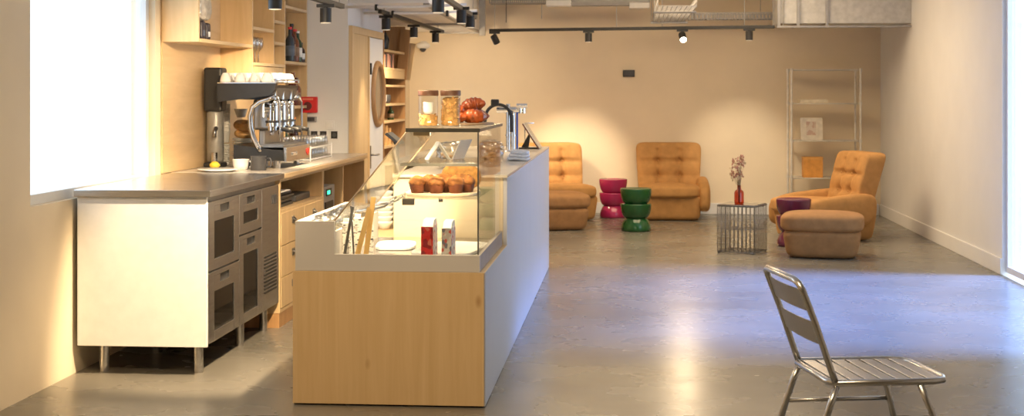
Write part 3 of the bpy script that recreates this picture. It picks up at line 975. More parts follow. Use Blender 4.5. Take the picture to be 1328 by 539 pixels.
# curved chrome side legs
for yy in (Y0 + 0.005, Y1 - 0.03):
    pts = [(-2.30, yy, 1.42), (-2.34, yy, 1.402), (-2.40, yy, 1.385), (-2.445, yy, 1.35), (-2.462, yy, 1.29), (-2.458, yy, 1.22), (-2.44, yy, 1.15), (-2.41, yy, 1.09), (-2.39, yy, 1.06)]
    MB().tube(pts, [0.014] + [0.017] * 7 + [0.014], 12).build('side_leg', CHROMED, t, True)
# groups and portafilters
for k, yy in enumerate((9.25, 9.47, 9.69)):
    g = MB().cyl((-2.315, yy, 1.34), (-2.25, yy, 1.34), 0.045, 0.04, seg=20).cyl((-2.275, yy, 1.25), (-2.275, yy, 1.36), 0.042, seg=24).cyl((-2.275, yy, 1.225), (-2.275, yy, 1.25), 0.05, 0.046, seg=24)
    g.ball((-2.275, yy, 1.37), (0.04, 0.04, 0.03), 2).cyl((-2.275, yy, 1.40), (-2.275, yy, 1.46), 0.028, seg=18).cyl((-2.312, yy, 1.46), (-2.285, yy, 1.46), 0.032, seg=20)
    g.shift(-0.07, 0, 0).build('group_head', CHROMED, t, True)
    MB().cyl((-2.345, yy, 1.247), (-2.345, yy, 1.262), 0.051, seg=24).build('group_collar', BLACK, t, True)
    p = MB().cyl((-2.275, yy, 1.195), (-2.275, yy, 1.224), 0.038, seg=20).tube([(-2.275, yy - 0.012, 1.195), (-2.28, yy - 0.02, 1.175), (-2.28, yy - 0.02, 1.165)], 0.008).tube([(-2.275, yy + 0.012, 1.195), (-2.28, yy + 0.02, 1.175), (-2.28, yy + 0.02, 1.165)], 0.008)
    p = p.shift(-0.07, 0, 0).build('portafilter', CHROMED, t, True)
    h = MB().tube([(-2.24, yy, 1.21), (-2.21, yy, 1.205), (-2.17, yy, 1.198), (-2.135, yy, 1.19)], [0.010, 0.014, 0.017, 0.013], 12).shift(-0.07, 0, 0).build('grip', BLACK, p)
    h.location = -t.location
for yy in (9.17, 9.79):
    MB().tube([(-2.30, yy, 1.42), (-2.265, yy, 1.42), (-2.245, yy, 1.38), (-2.245, yy, 1.2), (-2.245, yy, 1.13)], 0.006, 10).shift(-0.03, 0, 0).build('steam_wand', CHROMED, t, True)
    MB().cyl((-2.312, yy, 1.42), (-2.275, yy, 1.42), 0.022, seg=16).shift(-0.05, 0, 0).build('steam_knob', BLACK, t, True)
for k, yy in enumerate((9.37, 9.42)):
    MB().cyl((-2.312, yy, 1.40), (-2.298, yy, 1.40), 0.024, seg=22).shift(-0.07, 0, -0.03).build('gauge', WHITEP, t, True)

# cups on the machine
t = thing('espresso_cup', 'white espresso cup upturned on the espresso machine', 'cup', (0, 0, 0), 0, 'cups on the espresso machine')
MB().lathe([(0.038, 0), (0.037, 0.012), (0.033, 0.035), (0.024, 0.055), (0.02, 0.058), (0.02, 0.062), (0.0, 0.060)], seg=22).build('body', PORC, t)
MB().tube(arc((0.035, 0, 0.03), 0.016, -80, 80, 8), 0.0045, 8).build('handle', PORC, t)
first = True
for i in range(4):
    for j in range(9):
        loc = (-2.63 + i * 0.098 + rnd.uniform(-0.006, 0.006), 9.165 + j * 0.078 + rnd.uniform(-0.004, 0.004), 1.5125)
        if loc[0] > -2.34:
            loc = (-2.362, loc[1], loc[2])
        if first:
            t.location = loc
            t.rotation_euler = (0, 0, 0.5)
            first = False
        else:
            dup(t, loc, rnd.uniform(0, 6))
# objects standing round the machine
t = thing('coffee_grinder', 'grey and black coffee grinder at the left picture edge', 'coffee grinder', (-2.745, 9.3, EZ))
MB().box(-0.06, 0.06, -0.075, 0.075, 0, 0.03, 0.008).build('base', BLACK, t)
MB().lathe([(0.052, 0.03), (0.056, 0.05), (0.056, 0.36), (0.05, 0.37)], seg=28).build('body', mat('grinder_grey', (0.30, 0.29, 0.27), 0.4, 0.3), t)
MB().box(-0.062, 0.062, -0.066, 0.066, 0.37, 0.66, 0.015).build('hopper', BLACK, t)
MB().tube([(0.02, -0.05, 0.26), (0.02, -0.085, 0.24), (0.02, -0.09, 0.20)], 0.014).build('spout', STEELD, t)
MB().cyl((0.02, -0.09, 0.03), (0.02, -0.09, 0.10), 0.02, seg=16).build('fork', STEEL, t)

first = None
for i in range(12):
    z = EZ + 0.012 * i
    if first is None:
        first = tag(MB().lathe([(0.022, 0), (0.026, 0.002), (0.036, 0.011), (0.034, 0.011), (0.0, 0.004)], seg=22).build('saucer', PORC), 'white saucer in the tall stack beside the grinder', 'saucer', 'stacked saucers')
        first.location = (-2.76, 9.58, z)
    else:
        o = first.copy(); COL.objects.link(o); o.location = (-2.76 + rnd.uniform(-.002, .002), 9.58, z)
first = None
for i in range(16):
    z = EZ + 0.152 + 0.0125 * i
    if first is None:
        first = tag(MB().lathe([(0.024, 0), (0.026, 0.001), (0.034, 0.072), (0.036, 0.074), (0.036, 0.078), (0.033, 0.078)], seg=20).build('paper_cup', PAPER), 'white paper cup nested in the stack on the saucers', 'paper cup', 'nested paper cups')
        first.location = (-2.76, 9.58, z)
    else:
        o = first.copy(); COL.objects.link(o); o.location = (-2.76, 9.58 + rnd.uniform(-.002, .002), z)
PL = MB().lathe([(0.05, 0), (0.055, 0.002), (0.078, 0.012), (0.075, 0.013), (0.05, 0.005), (0, 0.004)], seg=28)
first = None
for i in range(13):
    loc = (-2.70, 9.82, EZ + 0.0135 * i)
    if first is None:
        first = tag(PL.build('side_plate', PORC), 'small white plate in the stack left of the machine leg', 'plate', 'stacked side plates')
        first.location = loc
    else:
        o = first.copy(); COL.objects.link(o); o.location = (loc[0] + rnd.uniform(-.003, .003), loc[1], loc[2])
zt = EZ + 0.0135 * 13
for k, (dx, dy, dz, rx, lb) in enumerate(((0.01, -0.02, 0.030, 0.1, 'lower golden bagel on the plate stack'), (0.0, -0.005, 0.092, 0.35, 'upper golden bagel leaning on the plate stack'))):
    o = MB().tube([(0.042 * math.cos(a), 0.042 * math.sin(a), 0) for a in [2 * PI * q / 24 for q in range(24)]], 0.024, 12, closed=True).build('bagel', BAGEL)
    tag(o, lb, 'bagel', 'bagels on the plates')
    o.location = (-2.70 + dx, 9.82 + dy, zt + dz - 0.002)
    o.rotation_euler = (rx, 0.15, 0)
o = tag(MB().lathe([(0.025, 0), (0.03, 0.003), (0.045, 0.05), (0.046, 0.06), (0.043, 0.058), (0.0, 0.01)], seg=22).build('bowl', PORC), 'small white bowl set on top of the bagels', 'bowl')
o.location = (-2.715, 9.82, zt + 0.145)
o = tag(MB().lathe([(0.07, 0), (0.08, 0.004), (0.135, 0.016), (0.132, 0.019), (0.08, 0.009), (0, 0.008)], seg=40).build('dinner_plate', PORC), 'large white plate at the left end of the worktop', 'plate')
o.location = (-2.56, 8.75, EZ)
o = tag(MB().lathe([(0.004, 0), (0.012, 0.004), (0.024, 0.02), (0.026, 0.034), (0.022, 0.05), (0.01, 0.062), (0.004, 0.068)], seg=18, M=Matrix.Rotation(R(90), 4, 'Y')).build('lemon', mat('lemon_yellow', (0.72, 0.55, 0.05), 0.5, var=0.15, scale=40, bump=0.2)), 'yellow lemon beside the cream bowl', 'lemon')
o.location = (-2.70, 9.02, EZ + 0.026)
t = thing('sugar_bowl', 'cream ceramic bowl with a rim between plate and black pot', 'bowl', (-2.49, 9.0, EZ))
MB().lathe([(0.036, 0), (0.042, 0.003), (0.05, 0.03), (0.054, 0.062), (0.056, 0.066), (0.052, 0.066), (0.046, 0.03), (0.0, 0.012)], seg=28).build('body', PORC, t)
MB().tube(arc((0.052, 0, 0.035), 0.02, -75, 75, 8), 0.005, 8).build('handle', PORC, t)
t = thing('milk_jug', 'dark grey cylindrical jug in front of the machine', 'jug', (-2.355, 8.93, EZ))
MB().lathe([(0.047, 0), (0.05, 0.004), (0.049, 0.085), (0.051, 0.09), (0.047, 0.09), (0.045, 0.01), (0, 0.008)], seg=28).build('body', DARKG, t)
MB().tube([(0.048, 0, 0.075), (0.075, 0, 0.075), (0.082, 0, 0.06), (0.08, 0, 0.025), (0.048, 0, 0.018)], 0.005, 8).build('handle', DARKG, t)

# rack of upturned glasses
t = thing('glass_rack', 'white wire rack of upturned glasses at the worktop end', 'rack', (-2.42, 10.45, EZ))
mb = MB()
for zz in (EZ + 0.012, EZ + 0.095):
    for k in range(6):
        xx = -2.55 + 0.27 * k / 5
        mb.tube([(xx, 10.08, zz), (xx, 10.80, zz)], 0.003, 6)
    for k in range(9):
        yy = 10.08 + 0.72 * k / 8
        mb.tube([(-2.55, yy, zz - 0.004), (-2.28, yy, zz - 0.004)], 0.003, 6)
mb.build('wire_tiers', WHITEP, t, True)
mb = MB()
for xx in (-2.55, -2.28):
    for yy in (10.08, 10.80):
        mb.cyl((xx, yy, EZ), (xx, yy, EZ + 0.11), 0.005, seg=10)
mb.build('corner_posts', WHITEP, t, True)
t = None
for z in (EZ + 0.0155, EZ + 0.0985):
    for i in range(3):
        for j in range(8):
            loc = (-2.50 + i * 0.085, 10.125 + j * 0.09, z)
            if t is None:
                t = thing('drinking_glass', 'clear tumbler standing upside down in the wire rack', 'glass', loc, 0, 'upturned tumblers in the rack')
                MB().lathe([(0.036, 0), (0.034, 0.035), (0.030, 0.068), (0.027, 0.072), (0.0, 0.072)], seg=20).build('tumbler', TUMB, t)
            else:
                dup(t, loc)

# ================================================================ SERVING COUNTER
CX0, CX1 = -1.555, -0.66
CY0, CYM, CY1 = 6.51, 7.70, 11.76
t = thing('serving_counter', 'long serving counter with pine front and white side panel', 'counter', (-1.1, 9.1, 0))
MB().box(CX0, CX1 - 0.004, CY0, CY0 + 0.02, 0.008, 0.62, 0.0015).build('front_panel', PINE, t, True, 'knotty pine front panel')
MB().prism([(CY0 + 0.02, 0.004), (CY1, 0.004), (CY1, 0.988), (CYM - 0.0, 0.988), (CYM, 0.618), (CY0 + 0.02, 0.618)], 'x', CX1 - 0.02, CX1).build('side_panel', LAM, t, True, 'white laminate side panel')
MB().box(CX0, CX0 + 0.02, CY0 + 0.02, 8.9, 0.004, 0.60).box(CX0, CX0 + 0.02, 8.9, CY1, 0.004, 0.985).build('staff_side_panel', RIMM, t, True)
MB().box(CX0 + 0.02, CX1 - 0.02, CY1 - 0.02, CY1, 0.004, 0.985).build('end_panel', PINE, t, True)
MB().box(CX0, CX1 - 0.002, CY0 + 0.021, 9.2, 0.60, 0.62).build('lower_deck', PINE, t, True)
MB().box(-1.28, CX1 - 0.021, CYM, CYM + 0.02, 0.62, 0.985).box(-1.28, -1.26, CYM + 0.02, 9.18, 0.62, 0.985).box(CX0 + 0.02, -1.28, 9.18, 9.2, 0.62, 0.985).build('upper_front_panel', CREAM, t, True)
MB().prism([(-1.285, CYM - 0.015), (CX1 + 0.003, CYM - 0.015), (CX1 + 0.003, CY1 + 0.005), (CX0 - 0.005, CY1 + 0.005), (CX0 - 0.005, 8.9), (-1.285, 8.9)], 'z', 0.986, 1.0).build('countertop', TOPM, t, True)

# white bowls in the open niche
t0 = None
for (x_, y_) in ((-1.48, 8.55), (-1.36, 8.6), (-1.46, 9.02)):
    for k in range(7):
        loc = (x_, y_, 0.6205 + k * 0.03)
        if t0 is None:
            t0 = tag(MB().lathe([(0.025, 0), (0.03, 0.002), (0.052, 0.035), (0.056, 0.05), (0.053, 0.05), (0.03, 0.008), (0, 0.006)], seg=24).build('stacked_bowl', PORC), 'white bowl stacked in the open niche at the case end', 'bowl', 'white bowls in the niche')
            t0.location = loc
        else:
            o = t0.copy(); COL.objects.link(o); o.location = loc

# ---------------------------------------------------------------- pastry display case
t = thing('display_case', 'glass pastry display case with slanted staff side on the counter', 'display case', (-1.1, 7.1, 0.62))
YF = 6.517
A = [(-1.545, .6215), (-.684, .6215), (-.684, .698), (-1.362, .698), (-1.362, .85), (-1.545, .85)]
MB().prism(A, 'y', YF, YF + 0.022).build('base_front', RIMM, t, True)
MB().box(-1.545, -1.525, YF + 0.022, CYM - 0.02, .6215, .85, 0.002).build('base_left_side', RIMM, t, True)
MB().box(-0.704, -0.684, YF + 0.022, CYM - 0.02, .6215, .698, 0.001).build('base_right_side', STEELD, t, True)
MB().box(-1.52, -1.37, YF + 0.03, CYM - 0.03, .74, .75).box(-1.375, -1.362, YF + 0.022, CYM - 0.02, .6215, .80).build('utensil_ledge', RIMM, t, True)
MB().box(-1.362, -0.704, YF + 0.022, CYM - 0.02, .650, .660).build('deck', MIRR, t, True)
P0 = (-1.362, .80); P1 = (-1.02, 1.268)
MB().prism([(-1.362, .698), (-.698, .698), (-.698, 1.268), (-1.02, 1.268), (-1.362, .85)], 'y', 6.541, 6.547).build('front_pane', CASEG, t, True)
MB().box(-0.698, -0.692, 6.548, CYM - 0.02, .698, 1.268).build('side_pane', CASEG, t, True)
MB().prism([(-1.362, .85), (-1.02, 1.268), (-1.026, 1.27), (-1.368, .852)], 'y', 6.548, CYM - 0.02).build('slanted_pane', CASEG, t, True)
MB().box(-1.03, -0.686, 6.535, CYM + 0.0, 1.27, 1.278).build('top_pane', CASEG, t, True)
MB().box(-1.03, -0.686, 6.532, 6.5355, 1.264, 1.282).box(-0.6865, -0.684, 6.532, CYM, 1.266, 1.280).build('top_pane_edge', mat('glass_edge', (0.09, 0.085, 0.07), 0.3), t, True)
MB().box(-0.6975, -0.691, 6.541, 6.548, .698, 1.268).build('corner_seam', mat('glass_edge_dark', (0.10, 0.10, 0.09), 0.3), t, True)
mb = MB().tube([(-1.365, 6.543, .852), (-1.023, 6.543, 1.27)], 0.0035, 8)
mb.build('slanted_edge', mat('edge_trim', (0.55, 0.40, 0.24), 0.4), t, True)
MB().tube([(-1.365, CYM - 0.022, .852), (-1.023, CYM - 0.022, 1.27)], 0.0035, 8).build('rear_edge', mat('edge_trim', (0.55, 0.40, 0.24), 0.4), t, True)
MB().box(-1.09, -0.72, 6.75, 7.45, 1.100, 1.106).build('upper_shelf', CASEG, t, True)
MB().box(-1.09, -0.72, 6.747, 6.7505, 1.096, 1.109).build('upper_shelf_edge', mat('glass_edge', (0.09, 0.085, 0.07), 0.3), t, True)
MB().box(-1.12, -0.72, 6.72, 7.45, .940, .946).build('lower_shelf', CASEG, t, True)
for (xx, yy) in ((-1.06, 6.80), (-0.9, 6.78)):
    MB().box(xx - 0.03 if yy > 6.79 else xx - 0.01, xx + 0.03 if yy > 6.79 else xx + 0.01, yy, yy + 0.02, .905 if yy > 6.79 else .922, .939, 0.002).build('shelf_bracket', STEEL, t, True)
mb = MB().tube([(-1.34, 6.95, .86), (-1.24, 6.95, .875), (-1.2, 6.95, .885), (-1.14, 6.95, .935)], 0.006).tube([(-1.34, 7.3, .86), (-1.24, 7.3, .875), (-1.2, 7.3, .885), (-1.14, 7.3, .935)], 0.006)
mb.build('shelf_arm', CHROME, t, True)
MB().box(-1.0, -0.72, 7.655, 7.672, 1.250, 1.268, 0.002).build('lamp_bar', EMITW, t, True)
MB().box(-1.0, -0.92, 6.56, 6.58, 1.245, 1.264, 0.002).build('lamp_bracket', PLYD, t, True)
L_ = area('case_lamp', (-0.86, 7.5, 1.235), (-0.93, 7.1, 0.66), 6.0, 0.3, 0.05, (1.0, 0.78, 0.5))
L_.parent = t
L_.location = Vector(L_.location) - t.location
L_ = area('case_lamp_front', (-0.86, 6.60, 1.255), (-0.93, 7.3, 0.75), 3.5, 0.3, 0.03, (1.0, 0.78, 0.5))
L_.parent = t
L_.location = Vector(L_.location) - t.location


def board(name, label, loc, sx, sy, h, p, m, rz=0.0):
    n = 40
    poly = []
    for k in range(n):
        a = 2 * PI * k / n
        c_, s_ = math.cos(a), math.sin(a)
        q = (abs(c_) ** p + abs(s_) ** p) ** (-1 / p)
        poly.append((c_ * q * sx / 2, s_ * q * sy / 2))
    o = MB().prism(poly, 'z', 0, h).build(name, m)
    bv = o.modifiers.new('edge', 'BEVEL'); bv.width = h * 0.25; bv.segments = 2; bv.limit_method = 'ANGLE'
    tag(o, label, 'board')
    o.location = loc
    o.rotation_euler = (0, 0, rz)
    return o


board('serving_board', 'pale oval wooden board under the muffins', (-0.915, 7.0, .9465), 0.36, 0.44, 0.014, 3, BOARDW)
board('cutting_board', 'smaller white rounded board on the case floor at the left', (-1.185, 7.2, .6605), 0.20, 0.34, 0.016, 4, WHITEP, 0.1)
board('cutting_board', 'large white board on the case floor under the cartons', (-0.885, 7.06, .6605), 0.31, 0.58, 0.016, 5, WHITEP, -0.12)
board('round_board', 'round wooden board under the croissants on the case top', (-0.83, 7.36, 1.2785), 0.26, 0.36, 0.012, 2.2, mat('grey_wood_board', (0.30, 0.20, 0.12), 0.5))

# muffins
t = thing('muffin', 'x', 'muffin', (0, 0, 0), 0, 'muffins on the oval board')
MB().lathe([(0.028, 0), (0.030, 0.001), (0.040, 0.045), (0.039, 0.047)], seg=36, flute=0.018).build('wrapper', WRAP, t)
MB().lathe([(0.0385, 0.040), (0.043, 0.048), (0.041, 0.060), (0.030, 0.074), (0.012, 0.082), (0, 0.083)], seg=20).build('crown', MUFF, t)
cr = kids(t)[1] if 'crown' in kids(t)[1].name else kids(t)[0]
for v in cr.data.vertices:
    v.co += Vector((rnd.uniform(-1, 1), rnd.uniform(-1, 1), rnd.uniform(-1, 1))) * 0.0028
mb = MB()
for k in range(14):
    a = rnd.uniform(0, 2 * PI); rr = rnd.uniform(0.0, 0.032)
    mb.box(rr * math.cos(a) - .005, rr * math.cos(a) + .005, rr * math.sin(a) - .004, rr * math.sin(a) + .004, 0.079 - rr * 0.55, 0.086 - rr * 0.55, 0.002)
mb.build('topping', SUGAR, t)
spots = [(-1.024, 6.86, 'muffin at the far left front of the oval board'), (-0.93, 6.85, 'muffin in the middle of the front row on the oval board'), (-0.838, 6.86, 'muffin at the right of the front row on the oval board'),
         (-0.977, 6.945, 'muffin behind the gap between the left two front muffins'), (-0.885, 6.942, 'muffin in the second row above the white board edge'), (-0.793, 6.947, 'muffin at the right end of the second row'),
         (-0.93, 7.035, 'muffin in the third row, left one'), (-0.838, 7.035, 'muffin in the third row, right one')]
for i, (x_, y_, lb) in enumerate(spots):
    if i == 0:
        t.location = (x_, y_, .9605); t['label'] = lb
    else:
        dup(t, (x_, y_, .9605), rnd.uniform(0, 6), lb)
t = thing('tea_cake', 'large sugared loaf cake behind the muffins', 'cake', (-0.845, 7.155, .9605))
MB().sbox((0, 0, 0.06), (0.20, 0.085, 0.12), 3.0, 10, fn=lambda c, u: c + Vector((0, 0, 0.012 * (1 - u[0] ** 2))) if u[2] > 0 else c).build('loaf', SUGAR, t)
MB().sbox((0, 0, 0.123), (0.15, 0.055, 0.024), 3.0, 8).build('icing', PORC, t)

# cartons, tongs and packets behind the front glass
CAR = printed('red_carton_print', (0.62, 0.03, 0.03), [(0.62, 0.03, 0.03), (0.30, 0.02, 0.03), (0.66, 0.18, 0.12)], (60, 60, 45), 0.4)
CARW = printed('white_carton_print', (0.78, 0.76, 0.76), [(0.78, 0.76, 0.76), (0.60, 0.10, 0.10), (0.25, 0.30, 0.50)], (80, 90, 70), 0.45)
CARG = printed('grey_carton_print', (0.55, 0.50, 0.46), [(0.6, 0.12, 0.10), (0.70, 0.66, 0.62), (0.2, 0.2, 0.25)], (80, 90, 60), 0.4)


def carton(label, x0, x1, y0, y1, z0, z1, front, side, fold):
    t = thing('snack_carton', label, 'carton', ((x0 + x1) / 2, (y0 + y1) / 2, z0), 0, 'cartons behind the front glass')
    MB().box(x0, x1, y0 + 0.001, y1, z0, z1, 0.001).build('box', side, t, True)
    MB().box(x0, x1, y0, y0 + 0.001, z0 + 0.002, z1 - 0.002).build('front_print', front, t, True)
    MB().prism([(y0 + 0.01, z1), (y1, z1), (y1 - 0.02, z1 + fold), (y0 + 0.05, z1 + fold * 0.9)], 'x', x0 + 0.004, x1 - 0.002).build('top_flap', PAPER, t, True)
    return t


carton('red and white carton behind the front glass, left of two', -0.968, -0.912, 6.60, 6.76, .677, .822, CAR, CARW, 0.03)
carton('grey and red carton behind the front glass, right of two', -0.872, -0.826, 6.60, 6.76, .677, .815, CARG, CARW, 0.03)


def flat_tongs(name, label, m, pts, w_):
    t = thing(name, label, 'tongs', pts[0][0])
    for a, b in pts:
        a, b = Vector(a), Vector(b)
        d = (b - a)
        q = d.to_track_quat('Z', 'X').to_matrix().to_4x4()
        M = Matrix.Translation(a) @ q
        MB().box(-0.003, 0.003, -w_ / 2, w_ / 2, 0, d.length, 0.0015, M=M @ Matrix.Rotation(R(75), 4, 'Z')).build('arm', m, t, True)
    e = pts[0][0]
    return t


flat_tongs('wooden_tongs', 'tall wooden serving tongs standing inside the front glass', TONGW, [((-1.275, 6.60, .663), (-1.215, 6.62, .905)), ((-1.235, 6.62, .663), (-1.200, 6.64, .955))], 0.024)
flat_tongs('steel_tongs', 'pair of steel tongs leaning left of the wooden tongs', STEELD, [((-1.338, 6.62, .663), (-1.298, 6.64, .91)), ((-1.285, 6.60, .663), (-1.303, 6.62, .915))], 0.014)
SP = printed('striped_sleeve', (0.70, 0.68, 0.64), [(0.70, 0.68, 0.64), (0.10, 0.10, 0.11), (0.42, 0.40, 0.38)], (60, 60, 140), 0.45)
for k, (x_, y_, h, lb) in enumerate(((-1.34, 6.70, 0.17, 'pale striped paper sleeve nearest the case corner'), (-1.29, 6.72, 0.19, 'pale striped paper sleeve in the middle behind the tongs'), (-1.24, 6.75, 0.15, 'pale striped paper sleeve right behind the wooden tongs'))):
    t = thing('paper_sleeve', lb, 'paper sleeve', (x_, y_, .6605), 0.3 * k - 0.3, 'paper sleeves behind the tongs')
    MB().box(-0.019, 0.019, -0.012, 0.012, 0, h, 0.004).build('sleeve', SP, t)
    MB().box(-0.013, 0.013, -0.007, 0.007, h, h + 0.018).build('napkin', PAPER, t)


# crinkled clear bags
def film_bag(label, loc, s, fill, rz=0):
    t = thing('clear_bag', label, 'bag', loc, rz, 'clear film bags')
    r2 = random.Random(int(abs(loc[0] * 1000 + loc[1] * 100)))
    MB().sbox((0, 0, s[2] / 2), s, 3.5, 8, fn=lambda c, u: c + Vector((r2.uniform(-1, 1), r2.uniform(-1, 1), r2.uniform(-0.4, 1) if u[2] > -0.5 else 0)) * 0.012).build('film', FILM, t)
    if fill:
        mb = MB()
        for k in range(fill):
            mb.ball((r2.uniform(-.28, .28) * s[0], r2.uniform(-.28, .28) * s[1], s[2] * r2.uniform(0.25, 0.6)), (.022, .022, .012), 2, 0.1)
        mb.build('biscuits', BAGEL, t, kind='stuff')
    return t


film_bag('clear bag of biscuits on the counter beside the case glass', (-0.83, 8.55, 1.0005), (0.13, 0.16, 0.13), 7)
film_bag('clear bag of biscuits further along the counter by the taps', (-0.87, 9.0, 1.0005), (0.14, 0.16, 0.14), 6)
film_bag('clear bag of biscuits in the middle of the counter behind the case', (-1.05, 8.35, 1.0005), (0.15, 0.17, 0.15), 8)
for k in range(5):
    film_bag('small empty clear bag lying on the ledge along the case', (-1.448, 6.70 + 0.19 * k, .7505), (0.11, 0.16, 0.105), 0)
o = thing('folded_reflection_card', 'grey folded card standing in for reflections behind the glass', 'leaflet', (-0.97, 7.2, 1.1065), 0.3)  # card shaped like a pale reflection in the case glass
MB().prism([(-0.06, 0), (-0.056, 0), (0.004, 0.085), (0, 0.09)], 'y', -0.05, 0.05).prism([(0.06, 0), (0.056, 0), (-0.002, 0.085), (0.002, 0.09)], 'y', -0.05, 0.05).build('card', mat('soft_grey_card', (0.45, 0.45, 0.44), 0.6), o)
o = thing('tilted_reflection_card', 'grey tilted card standing in for reflections behind the glass', 'card', (-0.85, 7.25, 1.1065), -0.4)  # second card in place of a grey reflection in the glass
MB().prism([(-0.03, 0), (-0.025, 0), (0.025, 0.1), (0.02, 0.1)], 'y', -0.06, 0.06).build('card', GREYP, o)

# jars on top of the case
def jar(label, loc, r, h, fill, kind):
    t = thing('storage_jar', label, 'jar', loc, 0, 'lidded jars on the case')
    MB().lathe([(r * 0.9, 0.002), (r * 0.97, 0.004), (r, 0.012), (r, h - 0.022), (r * 0.97, h - 0.018)], seg=32).build('glass', JARG, t)
    MB().lathe([(r * 1.03, h - 0.018), (r * 1.05, h - 0.015), (r * 1.05, h + 0.006), (r * 1.0, h + 0.009)], seg=32).build('lid', LIDW, t)
    mb = MB()
    r3 = random.Random(5 + int(fill * 10))
    mb.lathe([(r * 0.86, 0.006), (r * 0.88, 0.01), (r * 0.88, fill * h - 0.01), (r * 0.5, fill * h)], seg=24)
    n = int(190 * fill)
    for k in range(n):
        a = r3.uniform(0, 2 * PI)
        q = r3.uniform(.006, .011)
        mb.ball((r * 0.85 * math.cos(a), r * 0.85 * math.sin(a), r3.uniform(0.012, fill * h)), (q * .8, q * .8, q * .6), 1, 0.2)
    mb.build(kind, GRAN, t, kind='stuff')
    return t


jar('lidded glass jar part filled with granola, left of two', (-0.985, 6.96, 1.2785), 0.048, 0.17, 0.36, 'granola')
o = kids([x for x in bpy.data.objects if x.name.startswith('storage_jar')][0])
tj = [x for x in bpy.data.objects if x.name.startswith('storage_jar')][0]
MB().lathe([(0.018, 0.062), (0.024, 0.075), (0.026, 0.12), (0.024, 0.122)], seg=18).build('scoop', PAPER, tj)
jar('lidded glass jar filled with biscuits, right of two', (-0.877, 6.98, 1.2785), 0.048, 0.17, 0.86, 'biscuits')


def croissant(label, loc, rot, s=1.0):
    n = 34
    pts, rs = [], []
    for i in range(n):
        u = i / (n - 1) * 2 - 1
        a = u * 1.15
        pts.append((0.062 * s * math.sin(a), -0.062 * s * (1 - math.cos(a)), 0))
        seg_ = (u + 1) * 3.5
        rs.append(s * max(0.004, 0.034 * (1 - abs(u) ** 2.2) + 0.004) * (0.86 + 0.16 * abs(math.sin(seg_ * PI))))
    o = MB().tube(pts, rs, 16).build('croissant', CROIS)
    tag(o, label, 'croissant', 'croissants on the case')
    o.location = loc
    o.rotation_euler = rot
    return o


zc = 1.2905
croissant('glazed croissant standing on end beside the biscuit jar', (-0.895, 7.34, zc + 0.062), (R(60), 0.3, 0.4), 1.1)
croissant('glazed croissant lying in front at the right of the round board', (-0.80, 7.30, zc + 0.033), (0, 0, 2.9), 1.05)
croissant('glazed croissant resting on top of the right ones', (-0.815, 7.40, zc + 0.092), (0.15, -0.2, 0.3), 1.05)
croissant('glazed croissant at the left foot of the croissant pile', (-0.885, 7.27, zc + 0.028), (0, 0, 0.3), 0.85)
croissant('glazed croissant at the back of the round board', (-0.79, 7.47, zc + 0.033), (0, 0, 2.2), 0.95)

# tap tower
t = thing('drinks_tap', 'chrome twin-column drinks tap with a black curved hose', 'tap', (-0.88, 10.68, 1.0))
MB().lathe([(0.07, 0), (0.07, 0.008), (0.05, 0.014)], (-0.90, 10.66, 1.0)).build('base_plate', CHROME, t, True)
for xx, h in ((-0.905, 0.36), (-0.868, 0.30)):
    MB().cyl((xx, 10.66, 1.008), (xx, 10.66, 1.0 + h), 0.017, seg=20).build('column', CHROME, t, True)
    MB().cyl((xx, 10.66, 1.12), (xx, 10.66, 1.13), 0.024, seg=20).build('collar', CHROME, t, True)
MB().box(-0.845, -0.83, 10.65, 10.67, 1.004, 1.33, 0.002).build('blue_hose_guide', BLUEP, t, True)
mb = MB().cyl((-0.99, 10.66, 1.315), (-0.78, 10.66, 1.315), 0.024, seg=20).cyl((-0.80, 10.66, 1.36), (-0.80, 10.66, 1.29), 0.03, seg=20).cyl((-0.84, 10.64, 1.345), (-0.76, 10.64, 1.345), 0.018, seg=16)
mb.build('tap_head', CHROME, t, True)
pts = arc((-0.975, 10.62, 1.26), 0.095, 175, 0, 18)
pts = [(-1.075, 10.62, 1.22)] + pts + [(-0.878, 10.62, 1.2), (-0.878, 10.62, 1.15)]
MB().tube(pts, 0.012, 12).build('hose', BLACK, t, True)
MB().box(-1.03, -0.97, 10.60, 10.64, 1.345, 1.395, 0.008).build('handle', BLACK, t, True)

t = thing('menu_stand', 'slanted menu display with brown back at the far counter end', 'stand', (-0.76, 11.3, 1.0))
M = Matrix.Translation((-0.705, 11.2, 1.004)) @ Matrix.Rotation(R(-33), 4, 'Y')
MB().box(-0.010, 0.0, -0.02, 0.30, 0, 0.235, 0.002, M=M).build('panel', mat('menu_brown', (0.22, 0.09, 0.05), 0.4), t, True)
MB().box(0.0, 0.006, -0.022, 0.302, -0.002, 0.238, 0.002, M=M).build('frame', ALU, t, True)
MB().prism([(-0.80, 1.0), (-0.86, 1.0), (-0.80, 1.11), (-0.785, 1.105)], 'y', 11.32, 11.35).build('prop', BLACK, t, True)
MB().tube([(-0.835, 11.42, 1.002), (-0.835, 11.42, 1.2), (-0.76, 11.42, 1.2)], 0.006).build('bracket', ALU, t, True)
MB().box(-0.87, -0.72, 11.22, 11.34, 1.0005, 1.010, 0.002).build('foot', BLACK, t, True)

t = thing('folded_towel', 'folded white cloth on the counter edge below the tap', 'cloth', (-0.73, 9.42, 1.0005), 0.1)
for k in range(3):
    MB().sbox((0.0 + 0.004 * k, 0.01 * k, 0.011 + 0.02 * k), (0.15 - 0.012 * k, 0.32 - 0.03 * k, 0.024), 4, 8, fn=lambda c, u: c + Vector((0, 0, 0.003 * math.sin(c.x * 50 + c.y * 23)))).build('fold', TOWEL, t)

